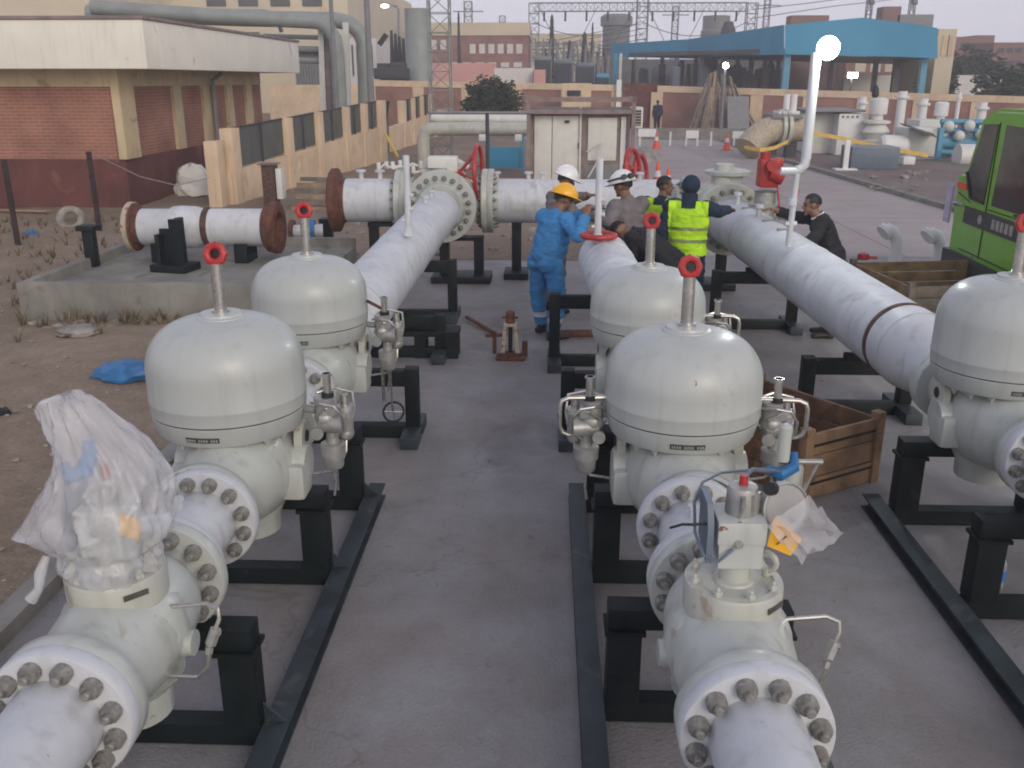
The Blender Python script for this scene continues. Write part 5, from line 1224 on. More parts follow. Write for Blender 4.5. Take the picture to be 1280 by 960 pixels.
chain = MB()
solo('low_wall', MB().rect(P(800, 170, 47).x, P(965, 170, 47).x, 47, 47.3, 0, .55), 'concrete', 'low grey kerb wall behind the barrier', 'wall')
# leaning timber
a = P(910, 160, 55)
r5 = random.Random(12)
for i in range(26):
    px = 862+i*3.4+r5.uniform(-3, 3); bx = P(px, 160, 54+r5.uniform(-.6, .6)); bx.z = 0; tp = P(902+(px-904)*.38+r5.uniform(-3, 3), r5.uniform(88, 118), 55.6+r5.random()*.5)
    solo('timber_pole', MB().bar(bx, tp, .09+.07*r5.random(), .10), ['woodgrey', 'woodlight', 'woodgrey'][i % 3], 'long timber leaning in the bundle against the far brick wall, under the violet lamp', 'timber', 'timbers leaning on the far brick wall')
a = P(912, 121, 53.2); b = P(936, 161, 53.2)
solo('grey_sheets', MB().prism([(a.x, 53.0, 0), (b.x, 53.0, 0), (b.x, 53.8, a.z), (a.x, 53.8, a.z)], (0, .18, 0)), 'greysteel', 'grey metal sheets leaning right of the timber bundle', 'sheets')
t = thing('far_lamp', 'small violet lit lamp on a pole above the timber bundle', 'lamp', (P(908, 82, 52).x, 52, 0), world=True)
q = P(907, 82, 52); part('pole', MB().cyl((q.x, 52.1, 0), (q.x, 52.1, q.z+.2), .07, seg=10), 'greysteel', t); part('housing', MB().box(q+Vector((0, .06, .05)), (.34, .12, .34), bev=.03), 'darksteel', t); part('lamp_glass', MB().ball(q+Vector((0, -.03, 0)), (.15, .05, .15)), 'lampviolet', t)

# ---------------------------------------------------------------- far boundary wall
def wall2(label, ends, n, name='boundary_wall', capm='beigetan', bm_='brickfar'):
    (xa, ya, za), (xb, yb, zb) = ends
    a = Vector((xa, ya, 0)); b = Vector((xb, yb, 0)); d = (b-a).normalized(); nn = Vector((d.y, -d.x, 0))
    t = thing(name, label, 'wall', a, 0, 'far brick boundary walls', world=True)
    U = lambda z: Vector((0, 0, z))
    part('brickwork', MB().prism([a+U(0), b+U(0), b+U(zb-.3), a+U(za-.3)], -nn*.22), bm_, t)
    part('coping', MB().prism([a+U(za-.36)+nn*.05, b+U(zb-.36)+nn*.05, b+U(zb)+nn*.05, a+U(za)+nn*.05], -nn*.34), capm, t)
    for i in range(n+1):
        p = a.lerp(b, i/n); z = za+(zb-za)*i/n
        part('pilaster', MB().prism([p-d*.35+nn*.06, p+d*.35+nn*.06, p+d*.35+nn*.06+U(z-.37), p-d*.35+nn*.06+U(z-.37)], -nn*.12), capm, t)
def E3(px, py, Y): p = P(px, py, Y); return (p.x, Y, p.z)
wall2('far brick boundary wall left of the maroon gate, behind the bush', (E3(462, 100, 60), E3(772, 106, 58.5)), 5)
wall2('far brick boundary wall right of the maroon gate, behind the timber and white machinery', (E3(822, 107, 58), E3(1300, 121, 52)), 7)
a = P(779, 104, 58.3); b = P(821, 160, 58.3)
t = thing('maroon_gate', 'maroon metal gate in the far brick wall with a white post', 'gate', ((a.x+b.x)/2, 58.3, 0), world=True)
part('leaf', MB().rect(a.x, b.x, 58.3, 58.4, .05, a.z), 'maroon', t); part('post', MB().rect(P(771, 100, 58.2).x, P(777, 100, 58.2).x, 58.1, 58.3, 0, a.z+.2), 'white', t)
# bush
def crown(b, c, r, n, s, seed):
    rr = random.Random(seed)
    for _ in range(n):
        u = Vector((rr.gauss(0, 1), rr.gauss(0, 1), rr.gauss(0, 1))).normalized(); k = rr.random()**.35
        k *= 1+.42*noise.noise(u*2.6+Vector((seed, 0, 0)))
        p = Vector(c)+Vector((u.x*r[0], u.y*r[1], u.z*r[2]))*k
        q = Matrix.Rotation(rr.random()*6.3, 3, 'Z')@Matrix.Rotation(rr.random()*3, 3, 'X'); w = s*(.6+.8*rr.random())
        b._f([b.bm.verts.new(p+q@Vector(v)*w) for v in ((-1, 0, 0), (0, -.5, .1), (1, 0, 0), (0, .5, .1))])
def tree(label, px, py, Y, r, n, s, seed, m='leaf'):
    c = P(px, py, Y); t = thing('round_bush' if r[2] > 1 and px < 700 else 'small_tree', label, 'tree', (c.x, Y, 0), world=True)
    b = MB(); b.tube([(c.x, Y, 0), (c.x+.1, Y, c.z*.5), (c.x, Y, c.z)], [.16, .12, .05], 8)
    for k in range(6):
        a = k*1.05; b.tube([(c.x, Y, c.z*.5), (c.x+r[0]*.5*math.cos(a), Y+r[1]*.5*math.sin(a), c.z+r[2]*.3*math.sin(a*2))], [.07, .02], 6)
    part('trunk', b, 'bark', t); b = MB(); crown(b, c, r, n, s, seed); part('crown', b, m, t, smooth=False)
tree('dense dark clipped bush before the far brick wall', 616, 128, 52, (1.5, 1.2, 1.2), 8500, .10, 3)
tree('small dark tree under the right end of the blue canopy', 1172, 104, 75, (1.6, 1.5, 1.9), 1500, .22, 5)
tree('low dark shrub before the brown houses at the right', 1215, 92, 95, (3.2, 2, 2.2), 1500, .3, 6)
tree('low dark shrub at the right edge above the truck', 1262, 108, 70, (2.6, 2, 1.5), 1300, .25, 7)
# grey white pipe run behind the gate
py_ = 30.5
a = P(545, 161, py_); b = P(660, 160, py_)
t = thing('white_pipeline', 'white pipe run on blue supports with a downturned elbow left of the cabinet', 'pipe', (a.x, py_, 0), world=True)
part('pipe', MB().tube([(a.x-.42, py_, 0), (a.x-.42, py_, a.z-.35), (a.x-.34, py_, a.z-.1), (a.x-.12, py_, a.z), (a.x+.3, py_, a.z), (b.x+.6, py_, a.z)], .21, 20), 'cream', t)
part('upper_pipe', MB().tube([(a.x-.2, py_+.5, a.z+.35), (a.x, py_+.5, a.z+.30), (b.x+.6, py_+.5, a.z+.26)], .16, 14), 'offwhite', t)
for px in (611, 653): part('support', MB().rect(P(px, 180, py_).x-.06, P(px, 180, py_).x+.06, py_-.1, py_+.1, 0, a.z-.2), 'bluepaint', t)
part('support_beam', MB().rect(P(611, 180, py_).x, P(653, 180, py_).x, py_-.05, py_+.05, .1, .75), 'bluecanopy', t)
for px in (603, 648): part('valve_box', MB().box(P(px, 172, py_-.4), (.22, .2, .2), bev=.02), 'white', t)
py2 = 25.2
a = P(609, 150, py2); l = P(536, 141, py2); r_ = P(664, 141, py2)
t = thing('pipe_rail', 'dark upright post with a long thin rail left of the cabinet', 'post', (a.x, py2, 0), world=True)
part('post', MB().cyl((a.x, py2, 0), (a.x, py2, l.z), .05, seg=10), 'darksteel', t); part('rail', MB().cyl((l.x, py2, l.z), (r_.x, py2, l.z), .04, seg=8), 'greysteel', t)
a = P(575, 205, 23.5); b = P(656, 218, 23.5)
solo('low_wall', MB().rect(a.x, b.x, 23.3, 23.9, 0, .42, bev=.01), 'beige', 'low pinkish concrete wall behind the red handwheel', 'wall')
# steel lattice mast
t0 = P(553, 200, 33); 
t = thing('lattice_mast', 'thin grey steel lattice mast rising out of the frame behind the tee valve', 'mast', (t0.x, 33, 0), world=True)
part('lattice', MB().lattice((t0.x, 33, 0), (t0.x, 33, 8), .70, 13, .024), 'greypipe', t)

# ================================================================ left background: pipe rack, cream plant
t = thing('pipe_rack', 'big grey green process pipes bending down on a rack above the near tan wall', 'pipe rack', (P(430, 120, 44).x, 44, 0), world=True)
Y = 44
def pl(*pp, Y=44): return [P(a, b, Y) for a, b in pp]
part('pipe', MB().tube(pl((110, 16), (300, 23), (420, 25), (437, 29), (449, 40), (455, 55), (456, 90), (457, 140)), .34, 16), 'greypipe', t)
part('pipe', MB().tube([P(*q, 42) for q in ((115, 9), (300, 22), (395, 27), (409, 33), (419, 48), (422, 70), (426, 140))], .30, 16), 'greypipe', t)
part('thin_pipe', MB().tube([P(*q, 45) for q in ((110, 13), (330, 14), (345, 18), (352, 40))], .10, 10).tube([P(*q, 43) for q in ((330, 60), (405, 62))], .13, 8).tube([P(*q, 43) for q in ((325, 74), (405, 76))], .13, 8).tube([P(*q, 43) for q in ((330, 45), (400, 47))], .10, 8), 'greypipe', t)
for px, w in ((402, .28), (412, .5), (432, .22)): part('rack_post', MB().bar(P(px+4, 145, 42.6), P(px, 28, 42.6), w, .3), 'offwhite' if px != 412 else 'rusttrim', t)
part('rack_beam', MB().bar(P(330, 66, 43.4), P(412, 68, 43.4), .2, .3), 'greysteel', t)
for px, top_, w, lb in ((424, -12, .12, 'thin dark pole before the pipe rack'), (467, -12, .16, 'tall grey pole right of the pipe bends')):
    a = P(px-2, 150, 40); tp = P(px-4, top_, 40)
    solo('tall_pole', MB().cyl((a.x, 40, 0), (a.x, 40, tp.z), w, w*.7, 10), 'greysteel', lb, 'pole')
b = P(470, 60, 41); a = P(482, 42, 41)
solo('dark_box', MB().bar(P(474, 56, 41), P(483, 43, 41), .18, .2), 'darksteel', 'dark tilted panel fixed beside the tall grey pole', 'panel')
t = thing('street_lamp', 'lit street lamp with a curved arm in the sky right of the pipe bends', 'street lamp', (P(498, 80, 75).x, 75, 0), world=True)
part('pole', MB().tube([(P(498, 80, 75).x, 75, 0), P(498, 40, 75), P(498, 12, 75), P(496, 8, 75), P(485, 6, 75)], .09, 8), 'greysteel', t)
part('lamp_head', MB().ball(P(482, 6, 75), (.45, .2, .16)), 'greysteel', t); part('lamp_glass', MB().ball(P(481, 7.5, 74.8), (.30, .14, .12)), 'lampwarm', t)
def house(name, label, px0, px1, py, Y, wall, trim=None, depth=14, cat='building', rows=(), base=0, parapet=1.0, win='glass'):
    a = P(px0, py, Y); b = P(px1, py, Y); zt = a.z
    t = thing(name, label, cat, ((a.x+b.x)/2, Y, 0), world=True)
    part('wall', MB().rect(a.x, b.x, Y, Y+depth, base, zt), wall, t)
    if trim: part('parapet', MB().rect(a.x-.15, b.x+.15, Y-.15, Y+depth+.15, zt+.002-parapet, zt+.06), trim, t)
    for (q0, q1, n, t0, t1) in rows:
        for i in range(n):
            x0 = q0+(q1-q0)*(i+.18)/n; x1 = q0+(q1-q0)*(i+.82)/n; p = P(x0, t0, Y-.03); q = P(x1, t1, Y-.03)
            f = part('window', MB().rect(p.x, q.x, Y-.06, Y+.02, q.z, p.z), win, t)
    return t
house('cream_plant', 'large cream industrial building rising out of the frame above the pipe rack', 205, 432, -40, 85, 'creamwall', None, 40, rows=((250, 410, 4, -6, 8), (250, 330, 3, 40, 55)), win='panel')
house('cream_block', 'pale pinkish block behind the brick building at the upper left', -60, 112, -30, 70, 'creamwall', None, 20)
house('white_shed', 'white shed with dark vertical slots right of the pipe bends', 436, 470, 48, 72, 'whitewall', None, 10, rows=((438, 468, 5, 56, 95),), win='darksteel')
house('white_shed', 'small white shed between the tall pole and the grey stack', 472, 492, 60, 78, 'whitewall', None, 10)
house('low_tan_wall', 'low tan wall below the pipe rack', 335, 466, 106, 58, 'beigetan', None, .4, cat='wall')
t = thing('grey_doors', 'grey corrugated doors under the pipe rack', 'doors', (P(380, 90, 60).x, 60, 0), world=True)
a = P(368, 74, 60); b = P(402, 106, 60); m_ = MB()
for k in range(9): m_.rect(a.x+(b.x-a.x)*k/9, a.x+(b.x-a.x)*(k+.7)/9, 60, 60.15, 0, a.z)
m_.rect(a.x, b.x, 60.1, 60.3, 0, a.z-.02); part('leaf', m_, 'greysteel', t); part('frame', MB().rect(P(405, 74, 60).x-.1, P(405, 74, 60).x+.3, 60, 60.2, 0, a.z+3), 'beigetan', t)
# dark insulator-like columns between pole and stack
for px, tpy, lb in ((489, 38, 'leftmost of the dark slender posts beside the street lamp'), (494, 42, 'second of the dark slender posts beside the street lamp'), (499, 45, 'third of the dark slender posts beside the street lamp'), (504, 48, 'rightmost of the dark slender posts beside the street lamp')):
    a = P(px, tpy, 70); solo('slender_post', MB().lathe([(.14, 0), (.12, a.z*.6), (.17, a.z*.62), (.1, a.z)], Matrix.Translation((a.x, 70, 0)), 8), 'darksteel', lb, 'post', 'dark slender posts beside the street lamp')
a = P(522, 11, 66); solo('round_stack', MB().lathe([(.95, 0), (.95, a.z*.45), (.9, a.z*.46), (.88, a.z)], Matrix.Translation((a.x, 66, 0)), 28), 'greypipe', 'pale grey round stack left of the far brick building', 'stack')
a = P(490, 95, 64); solo('machine_heap', MB().box(P(490, 92, 64), (2.2, 1.5, .7), bev=.1).box(P(498, 86, 64), (1.0, 1.2, .8), bev=.1).box(P(480, 88, 64.5), (.8, 1, .9), bev=.1).rect(P(476, 95, 64).x, P(512, 95, 64).x, 63.6, 64.4, 0, P(490, 96, 64).z), 'darksteel', 'dark machinery behind the far brick wall, under the slender posts', 'machinery')
h_ = house('far_brick_hall', 'far red brick hall with a cream parapet behind the pink wall', 531, 660, 29, 110, 'brickfar', 'creamwall', 20, rows=((585, 655, 6, 55, 67), (560, 655, 6, 78, 84), (536, 560, 2, 50, 62)), parapet=1.3, win='whitewall')
house('pink_wall', 'pink painted wall in front of the far brick hall', 533, 617, 79, 74, 'pinkwall', None, 4, cat='wall')
house('white_wall', 'white painted wall right of the pink one', 617.5, 667, 85, 74, 'whitewall', None, 4, cat='wall')
house('pink_wall', 'narrow pink wall end right of the white wall', 667.5, 682, 87, 73, 'pinkwall', None, 3, cat='wall')
house('cream_block', 'far pale yellow building behind the substation gantry', 664, 752, 42, 150, 'creamwall', None, 14, rows=((668, 745, 7, 52, 58), (668, 745, 7, 66, 72)), win='greysteel')
house('cream_block', 'narrow cream stair tower beside the far brick hall', 640, 661, 30, 125, 'creamwall', 'whitewall', 14, rows=((643, 660, 2, 44, 50),))
t = thing('small_gatehouse', 'low tan gatehouse with a dark window behind the cabinet', 'building', (P(700, 110, 56).x, 56, 0), world=True)
a = P(703, 104, 56.5); b = P(738, 150, 56.5); part('wall', MB().rect(a.x, b.x, 56.4, 57.6, 0, a.z), 'beigetan', t); part('window', MB().rect(P(709, 113, 56.3).x, P(726, 113, 56.3).x, 56.33, 56.42, P(709, 120, 56.3).z, P(709, 113, 56.3).z), 'glass', t)

# ================================================================ substation
GY = 120
t = thing('lattice_gantry', 'grey steel lattice gantry of the substation with three legs and two beams', 'gantry', (P(800, 60, GY).x, GY, 0), world=True)
for p0, w in ((667, 1.2), (800, 1.3), (934, 1.2)):
    a = P(p0, 90, GY); tp = P(p0, 4 if p0 != 800 else -6, GY); part('leg', MB().lattice((a.x, GY, 0), (a.x, GY, tp.z), w, 10, .06), 'greypipe', t)
for p0, p1 in ((667, 800), (803, 934)):
    a = P(p0, 9, GY); b = P(p1, 14, GY); b.z = a.z; part('beam', MB().lattice(a, b, .95, 14, .045), 'greypipe', t)
    for k in range(5):
        q = a.lerp(b, (k+.5)/5); e_ = q+Vector((0, 0, -1.6)); part('insulator', MB().tube([q-Vector((0, 0, .4)), e_], .12, 6), 'darksteel', t)
    part('conductor', MB().tube([a.lerp(b, u)+Vector((0, -1, -1.7-3.2*4*u*(1-u)*.5)) for u in [i/10 for i in range(11)]], .045, 5).tube([a.lerp(b, .05), a.lerp(b, .3)+Vector((0, -2, -6))], .04, 5).tube([a.lerp(b, .6), a.lerp(b, .35)+Vector((0, -2, -6))], .04, 5).tube([a.lerp(b, .95), a.lerp(b, .65)+Vector((0, -2, -6.5))], .04, 5), 'darksteel', t)
for px, ty, Y, w_, lb in ((585, 2, 130, 1.0, 'far lattice pylon behind the far brick hall'), (628, 20, 140, .8, 'short far lattice mast left of the cream stair tower'), (845, 8, 150, .9, 'far lattice mast between the gantry beams'), (960, -4, 150, .8, 'thin far lattice mast right of the gantry')):
    a = P(px, ty, Y); solo('lattice_pylon', MB().lattice((a.x, Y, 0), (a.x, Y, a.z), w_, 14, .06).bar((a.x-2, Y, a.z-1.2), (a.x+2, Y, a.z-1.2), .14), 'greysteel', lb, 'pylon', 'far lattice masts')
rs = random.Random(21)
for i in range(26):
    px = 672+i*3.5+rs.uniform(-1, 1); Y = rs.uniform(92, 112); a = P(px, rs.uniform(46, 84), Y)
    solo('bus_post', MB().lathe([(.16, 0), (.12, a.z*.55), (.22, a.z*.56), (.14, a.z*.7), (.2, a.z*.72), (.1, a.z*.86), (.17, a.z*.88), (.05, a.z)], Matrix.Translation((a.x, Y, 0)), 8).cyl((a.x-.5, Y, a.z*.98), (a.x+.5, Y, a.z*.98), .05, seg=5), ['darksteel', 'greysteel', 'rusttrim'][i % 3], 'slender insulator post among the crowded equipment of the substation', 'insulator', 'slender posts of the substation')
m_ = MB()
for i in range(7): m_.tube([P(560+i*6, 52+i*2, 118)+Vector((0, 0, 0)), P(680+i*4, 40+i*5, 118)-Vector((0, 0, 1.2)), P(800+i*3, 30+i*6, 118)], .035, 4)
solo('bus_wires', m_, 'darksteel', 'thin sagging wires strung across the substation below the gantry', 'cables', kind='stuff')
a0 = P(940, 12, GY); solo('power_line', MB().tube([a0, P(1010, 4, 135), P(1150, -14, 160)], .05, 5).tube([a0-Vector((0, 0, 1)), P(1040, 8, 135), P(1200, -10, 160)], .05, 5), 'darksteel', 'power lines leaving the right end of the gantry', 'cable')
rs = random.Random(4)
for i, (px, ty, w, lb) in enumerate(((690, 18, .42, 'tall dark bushing standing left in the substation'), (731, 40, .5, 'pair height dark bushing left of the grey round tower'), (741, 28, .22, 'thin dark mast left of the grey round tower'), (712, 50, .4, 'shorter dark bushing between the taller ones'), (573, 14, .25, 'dark pole before the far brick hall'))):
    Y = 95; a = P(px, ty, Y); pr = [(w*1.6, 0), (w*1.6, 2.6)]
    k = 10
    for j in range(k): z = 2.6+(a.z-2.6)*j/k; pr += [(w*(1-.06*j), z), (w*(1-.06*j)*.7, z+(a.z-2.6)/k*.6)]
    solo('insulator_column', MB().lathe(pr+[(.05, a.z)], Matrix.Translation((a.x, Y, 0)), 10), 'darksteel', lb, 'insulator', 'bushings of the substation')
for i, (p0, p1, ty, m_) in enumerate(((668, 690, 70, 'greysteel'), (694, 716, 74, 'bluegrey'), (720, 744, 78, 'bluegrey'), (745, 762, 92, 'bluecanopy'))):
    a = P(p0, ty, 88); b = P(p1, ty, 88); t = thing('transformer', ['grey transformer at the left of the substation', 'blue grey transformer beside the grey one', 'blue grey transformer left of the maroon gate', 'small blue tank by the white gate post'][i], 'transformer', ((a.x+b.x)/2, 88, 0), 0, world=True)
    part('tank', MB().rect(a.x, b.x, 88, 90, 0, a.z, bev=.1), m_, t); f = MB()
    for k in range(8): f.rect(a.x+(b.x-a.x)*(k+.2)/8, a.x+(b.x-a.x)*(k+.5)/8, 87.7, 88, .4, a.z-.3)
    part('fins', f, 'darksteel', t)
    f = MB()
    for k in range(3): x = a.x+(b.x-a.x)*(k+.5)/3; f.cyl((x, 88.6, a.z-.02), (x+.2*(k-1), 88.6, a.z+1.5), .16, .05, 8)
    part('bushings', f, 'greysteel', t)
a = P(771, 18, 130); solo('round_tower', MB().lathe([(1.8, 0), (1.8, a.z-1.5), (2.1, a.z-1.4), (2.1, a.z-.3), (1.7, a.z)], Matrix.Translation((a.x, 130, 0)), 24), 'greysteel', 'grey round tower left of the blue canopy', 'tower')
a = P(896, 20, 140); solo('round_tower', MB().lathe([(2.1, 0), (2.1, a.z-2), (1.9, a.z-1.8), (1.9, a.z)], Matrix.Translation((a.x, 140, 0)), 24), 'greysteel', 'grey round tower rising behind the middle of the blue canopy', 'tower')
a = P(911, 27, 120); solo('round_tower', MB().lathe([(.9, 0), (.9, a.z-1), (.5, a.z)], Matrix.Translation((a.x, 120, 0)), 16), 'darksteel', 'thin dark tower right of the wide one behind the canopy', 'tower')

# ================================================================ blue canopy
t = thing('blue_canopy', 'long open canopy with a bright blue sheet fascia behind the far brick wall', 'canopy', (P(980, 70, 66).x, 66, 0), world=True)
A = [P(764, 55, 92), P(860, 49, 82), P(980, 31, 66)]; Ab = [P(764, 72, 92), P(860, 71, 82), P(980, 68, 66)]
B = [P(981, 31, 66), P(1078, 22, 65), P(1130, 28, 64.5), P(1172, 35, 64)]; Bb = [P(981, 68, 66), P(1078, 70, 65), P(1130, 71, 64.5), P(1172, 73, 64)]
for tp, bt_, nm in ((A, Ab, 'fascia'), (B, Bb, 'fascia')):
    m_ = MB()
    for i in range(len(tp)-1):
        m_.prism([bt_[i], bt_[i+1], tp[i+1], tp[i]], (.08, .25, 0))
    part('fascia', m_, 'bluecanopy', t)
m_ = MB(); 
zlow = min(Ab[0].z, Bb[0].z)
m_.prism([Ab[0]+Vector((.3, .5, .1)), Ab[2]+Vector((.2, .5, .1)), Bb[3]+Vector((-.1, .5, .1)), Bb[3]+Vector((8, 30, .1)), Ab[0]+Vector((15, 10, .1))], (0, 0, .3)); part('roof_slab', m_, 'panel', t)
for px, Y, m__, w in ((770, 91, 'bluecanopy', .4), (776, 89, 'offwhite', .25), (984, 66.5, 'bluepaint', .42), (877, 79, 'greysteel', .35), (1096, 80, 'greysteel', .35), (1122, 72, 'darksteel', .42), (1156, 65, 'bluepaint', .38), (885, 95, 'darksteel', .9), (940, 85, 'greysteel', .35), (1040, 90, 'greysteel', .35)):
    a = P(px, 71, Y); part('post', MB().rect(a.x-w/2, a.x+w/2, Y-w/2, Y+w/2, 0, a.z+.3), m__, t)
rs = random.Random(9)
for i in range(22):
    px = 790+i*8.6; Y = 78+rs.uniform(0, 16) if px > 840 else 94+rs.uniform(0, 10); tp = rs.uniform(78, 96); a = P(px, tp, Y); b = P(px+rs.uniform(4, 12), tp, Y)
    solo('machine', MB().rect(a.x, b.x, Y, Y+1.2, 0, a.z, bev=.08).cyl(((a.x+b.x)/2, Y+.5, a.z), ((a.x+b.x)/2, Y+.5, a.z+.8*rs.random()+.1), .2, seg=8), ['darksteel', 'greysteel', 'bluegrey', 'panel'][i % 4], 'dim machine standing among others under the blue canopy', 'machine', 'dim machines under the blue canopy')
solo('back_wall', MB().rect(P(755, 80, 118).x, P(1095, 80, 118).x, 118, 118.4, 0, P(900, 74, 118).z), 'panel', 'dim wall closing the back of the blue canopy', 'wall')
for i, (px, py, w, h_, lb) in enumerate(((1116, 8, .9, 3.0, 'brown chimney block above the middle of the blue canopy'), (1145, 18, 1.8, 2.2, 'grey tank above the right of the blue canopy'), (1013, 19, 1.9, 1.4, 'brown roof box above the left of the blue front'))):
    a = P(px, py, 100); t = thing('roof_block', lb, 'roof block', (a.x, 100, 0), world=True)
    part('block', MB().rect(a.x-w, a.x+w, 100, 102, a.z-h_, a.z, bev=.05), 'brownblock' if i != 1 else 'greysteel', t); part('tower', MB().rect(a.x-w*.7, a.x+w*.7, 100.2, 101.8, 0, a.z-h_-.01), 'brownblock', t)
for px, lb in ((1097, 'antenna mast left of the brown chimney block'), (1152, 'antenna mast right of the grey roof tank')):
    a = P(px, -12, 101); b = P(px, 20, 101); m_ = MB().lattice((a.x, 103, 0), (a.x, 103, a.z), .5, 16, .05).cyl((a.x, 103, b.z+1.4), (a.x+.4, 103, b.z+1.5), .3, seg=10); solo('antenna_mast', m_, 'greysteel', lb, 'mast', 'antenna masts above the canopy')
house('tan_tower', 'tan building end right of the blue canopy', 1174, 1197, 36, 72, 'creamwall', None, 8, rows=((1178, 1192, 2, 44, 70),), win='beigetan')
house('brown_house', 'far brown block house right of the tan building end', 1196, 1242, 46, 120, 'brownblock', None, 14, rows=((1200, 1240, 4, 54, 61), (1200, 1240, 4, 72, 80)), win='darksteel')
house('brown_house', 'far brown house with a taller reddish block at the right', 1222, 1244, 44, 128, 'brickfar', None, 10)
house('brown_house', 'far brown block house at the right edge', 1243, 1310, 53, 115, 'brownblock', None, 14, rows=((1246, 1300, 5, 60, 66), (1246, 1300, 5, 76, 84)), win='darksteel')
house('brick_row', 'far brick house behind the canopy posts at the right', 1058, 1168, 76, 100, 'brickfar', None, 10, rows=((1066, 1160, 5, 79, 90),), win='creamwall')
house('pale_wall', 'long pale wall before the brown houses', 1056, 1300, 94, 90, 'whitewall', None, .4, cat='wall')
t = thing('wall_lamp', 'lit floodlight low under the canopy, right of the vent stack', 'lamp', (P(1066, 94, 70).x, 70, 0), world=True)
q = P(1066, 94, 70); part('pole', MB().cyl((q.x, 70.2, 0), (q.x, 70.2, q.z), .08, seg=8), 'greysteel', t); part('lamp_glass', MB().box(q, (.70, .1, .36), bev=.04), 'lampwarm', t)

# ================================================================ white machinery at the right
MY = 38.0
def bx(b, px0, py0, px1, py1, Y, dep, m=None):
    a = P(px0, py0, Y); c = P(px1, py1, Y); return b.rect(a.x, c.x, Y, Y+dep, max(0.02, c.z), a.z, bev=.03)
t = thing('white_enclosure', 'white metal enclosure with three panels behind the vent stack', 'enclosure', (P(1050, 190, MY).x, MY, .02), world=True)
part('body', bx(MB(), 1015, 141, 1049, 194, MY, 2), 'offwhite', t); part('front_panel', bx(MB(), 1049.5, 142, 1079, 197, MY-.7, 2), 'white', t)
part('roof', bx(MB(), 1012, 137, 1082, 140.5, MY-.8, 2.9), 'greysteel', t)
bb = MB()
for k in range(4): q = P(1054+k*6, 146, MY-.72); bb.box(q, (.08, .03, .08))
part('fasteners', bb, 'greysteel', t)
t = thing('pipe_elbow', 'large dusty cream pipe elbow with flanges left of the vent stack', 'pipe', (P(960, 170, 36).x, 36, .02), world=True)
part('pipe', MB().tube([P(934, 186, 35.5), P(942, 176, 35.7), P(954, 166, 36), P(968, 161, 36.2), P(985, 160, 36.4), P(1004, 160, 36.6)], .50, 20), 'creamring', t)
for px in (972, 979): q = P(px, 160, 36.3); part('flange', MB().cyl(q, q+Vector((.14, .02, 0)), .68, seg=28), 'cream', t)
part('support', MB().rect(P(990, 160, 36.5).x-.2, P(990, 160, 36.5).x+.2, 36.3, 36.7, 0, 1.0).rect(P(965, 160, 36.5).x-.15, P(965, 160, 36.5).x+.15, 36.1, 36.4, 0, .8), 'darksteel', t)
part('platform', bx(MB(), 966, 143, 1004, 149, 35.8, 1.6), 'greysteel', t)
for px in (986, 995): q = P(px, 118, 36.2); part('upright_pipe', MB().cyl((q.x, 36.4, P(px, 146, 36.2).z), (q.x, 36.4, q.z), .12, seg=10), 'white', t)
part('top_box', bx(MB(), 974, 139, 1000, 143, 36, 1), 'white', t)
def vstack(label, px, py0, py1, Y, r, prof='valve'):
    a = P(px, py1, Y); z0 = 0; z1 = P(px, py0, Y).z; t = thing('upright_valve', label, 'valve', (a.x, Y, .02), 0, 'white upright valves by the machinery', world=True); h = z1
    part('body', MB().lathe([(r*.9, .02), (r*.9, h*.2), (r*1.3, h*.22), (r*1.3, h*.27), (r*.8, h*.3), (r*1.25, h*.42), (r*.8, h*.55), (r*1.2, h*.57), (r*1.2, h*.61), (r*.5, h*.63), (r*.5, h*.8)], Matrix.Translation((a.x, Y, 0)), 16), 'offwhite', t)
    part('actuator', MB().lathe([(r*.75, h*.72), (r*.8, h*.74), (r*.8, h*.97), (r*.5, h)], Matrix.Translation((a.x, Y, 0)), 14), 'white', t)
vstack('white upright valve with a dark knob right of the white enclosure', 1092, 122, 185, 37, .42)
a = P(1094, 118, 37); solo('vent_cowl', MB().lathe([(.08, 0), (.14, .1), (.12, .3), (.05, .45)], Matrix.Translation((a.x, 37, P(1092, 122, 37).z)), 12), 'black', 'dark knob on top of the white upright valve', 'knob')
vstack('white upright valve on the box left of the blue pipework', 1171, 127, 180, 39, .33)
for i, (px, py0, r) in enumerate(((1079, 121, .16), (1129, 114, .2), (1155, 123, .2), (1200, 115, .09), (1229, 128, .2))):
    Y = 44; a = P(px, py0, Y); solo('white_stub', MB().cyl((a.x, Y, .02), (a.x, Y, a.z), r, seg=14).cyl((a.x, Y, a.z-.3), (a.x, Y, a.z-.2), r*1.5, seg=14), 'white', ['white stub pipe just right of the white enclosure roof', 'white stub pipe right of the dark knob valve', 'white stub pipe left of the box top valve', 'thinnest white stub pipe above the blue pipework', 'white stub pipe beside the truck roof'][i], 'pipe', 'white stub pipes before the far brick wall')
t = thing('white_tank', 'white horizontal tank lying right of the white upright valve', 'tank', (P(1125, 180, 36).x, 36, .02), world=True)
a = P(1098, 181, 36); b = P(1135, 183, 36); part('shell', MB().lathe([(.1, 0), (.3, .04), (.38, .15), (.38, (b-a).length-.15), (.3, (b-a).length-.04), (.1, (b-a).length)], frame(a, b-a), 20), 'white', t)
part('saddle', MB().rect(a.x+.2, a.x+.4, 35.8, 36.2, 0, a.z-.3).rect(b.x-.4, b.x-.2, 35.8, 36.2, 0, b.z-.3), 'darksteel', t)
t = thing('white_enclosure', 'white box cabinet with a slanted dark canopy left of the blue pipework', 'enclosure', (P(1160, 180, 37).x, 37, .02), world=True)
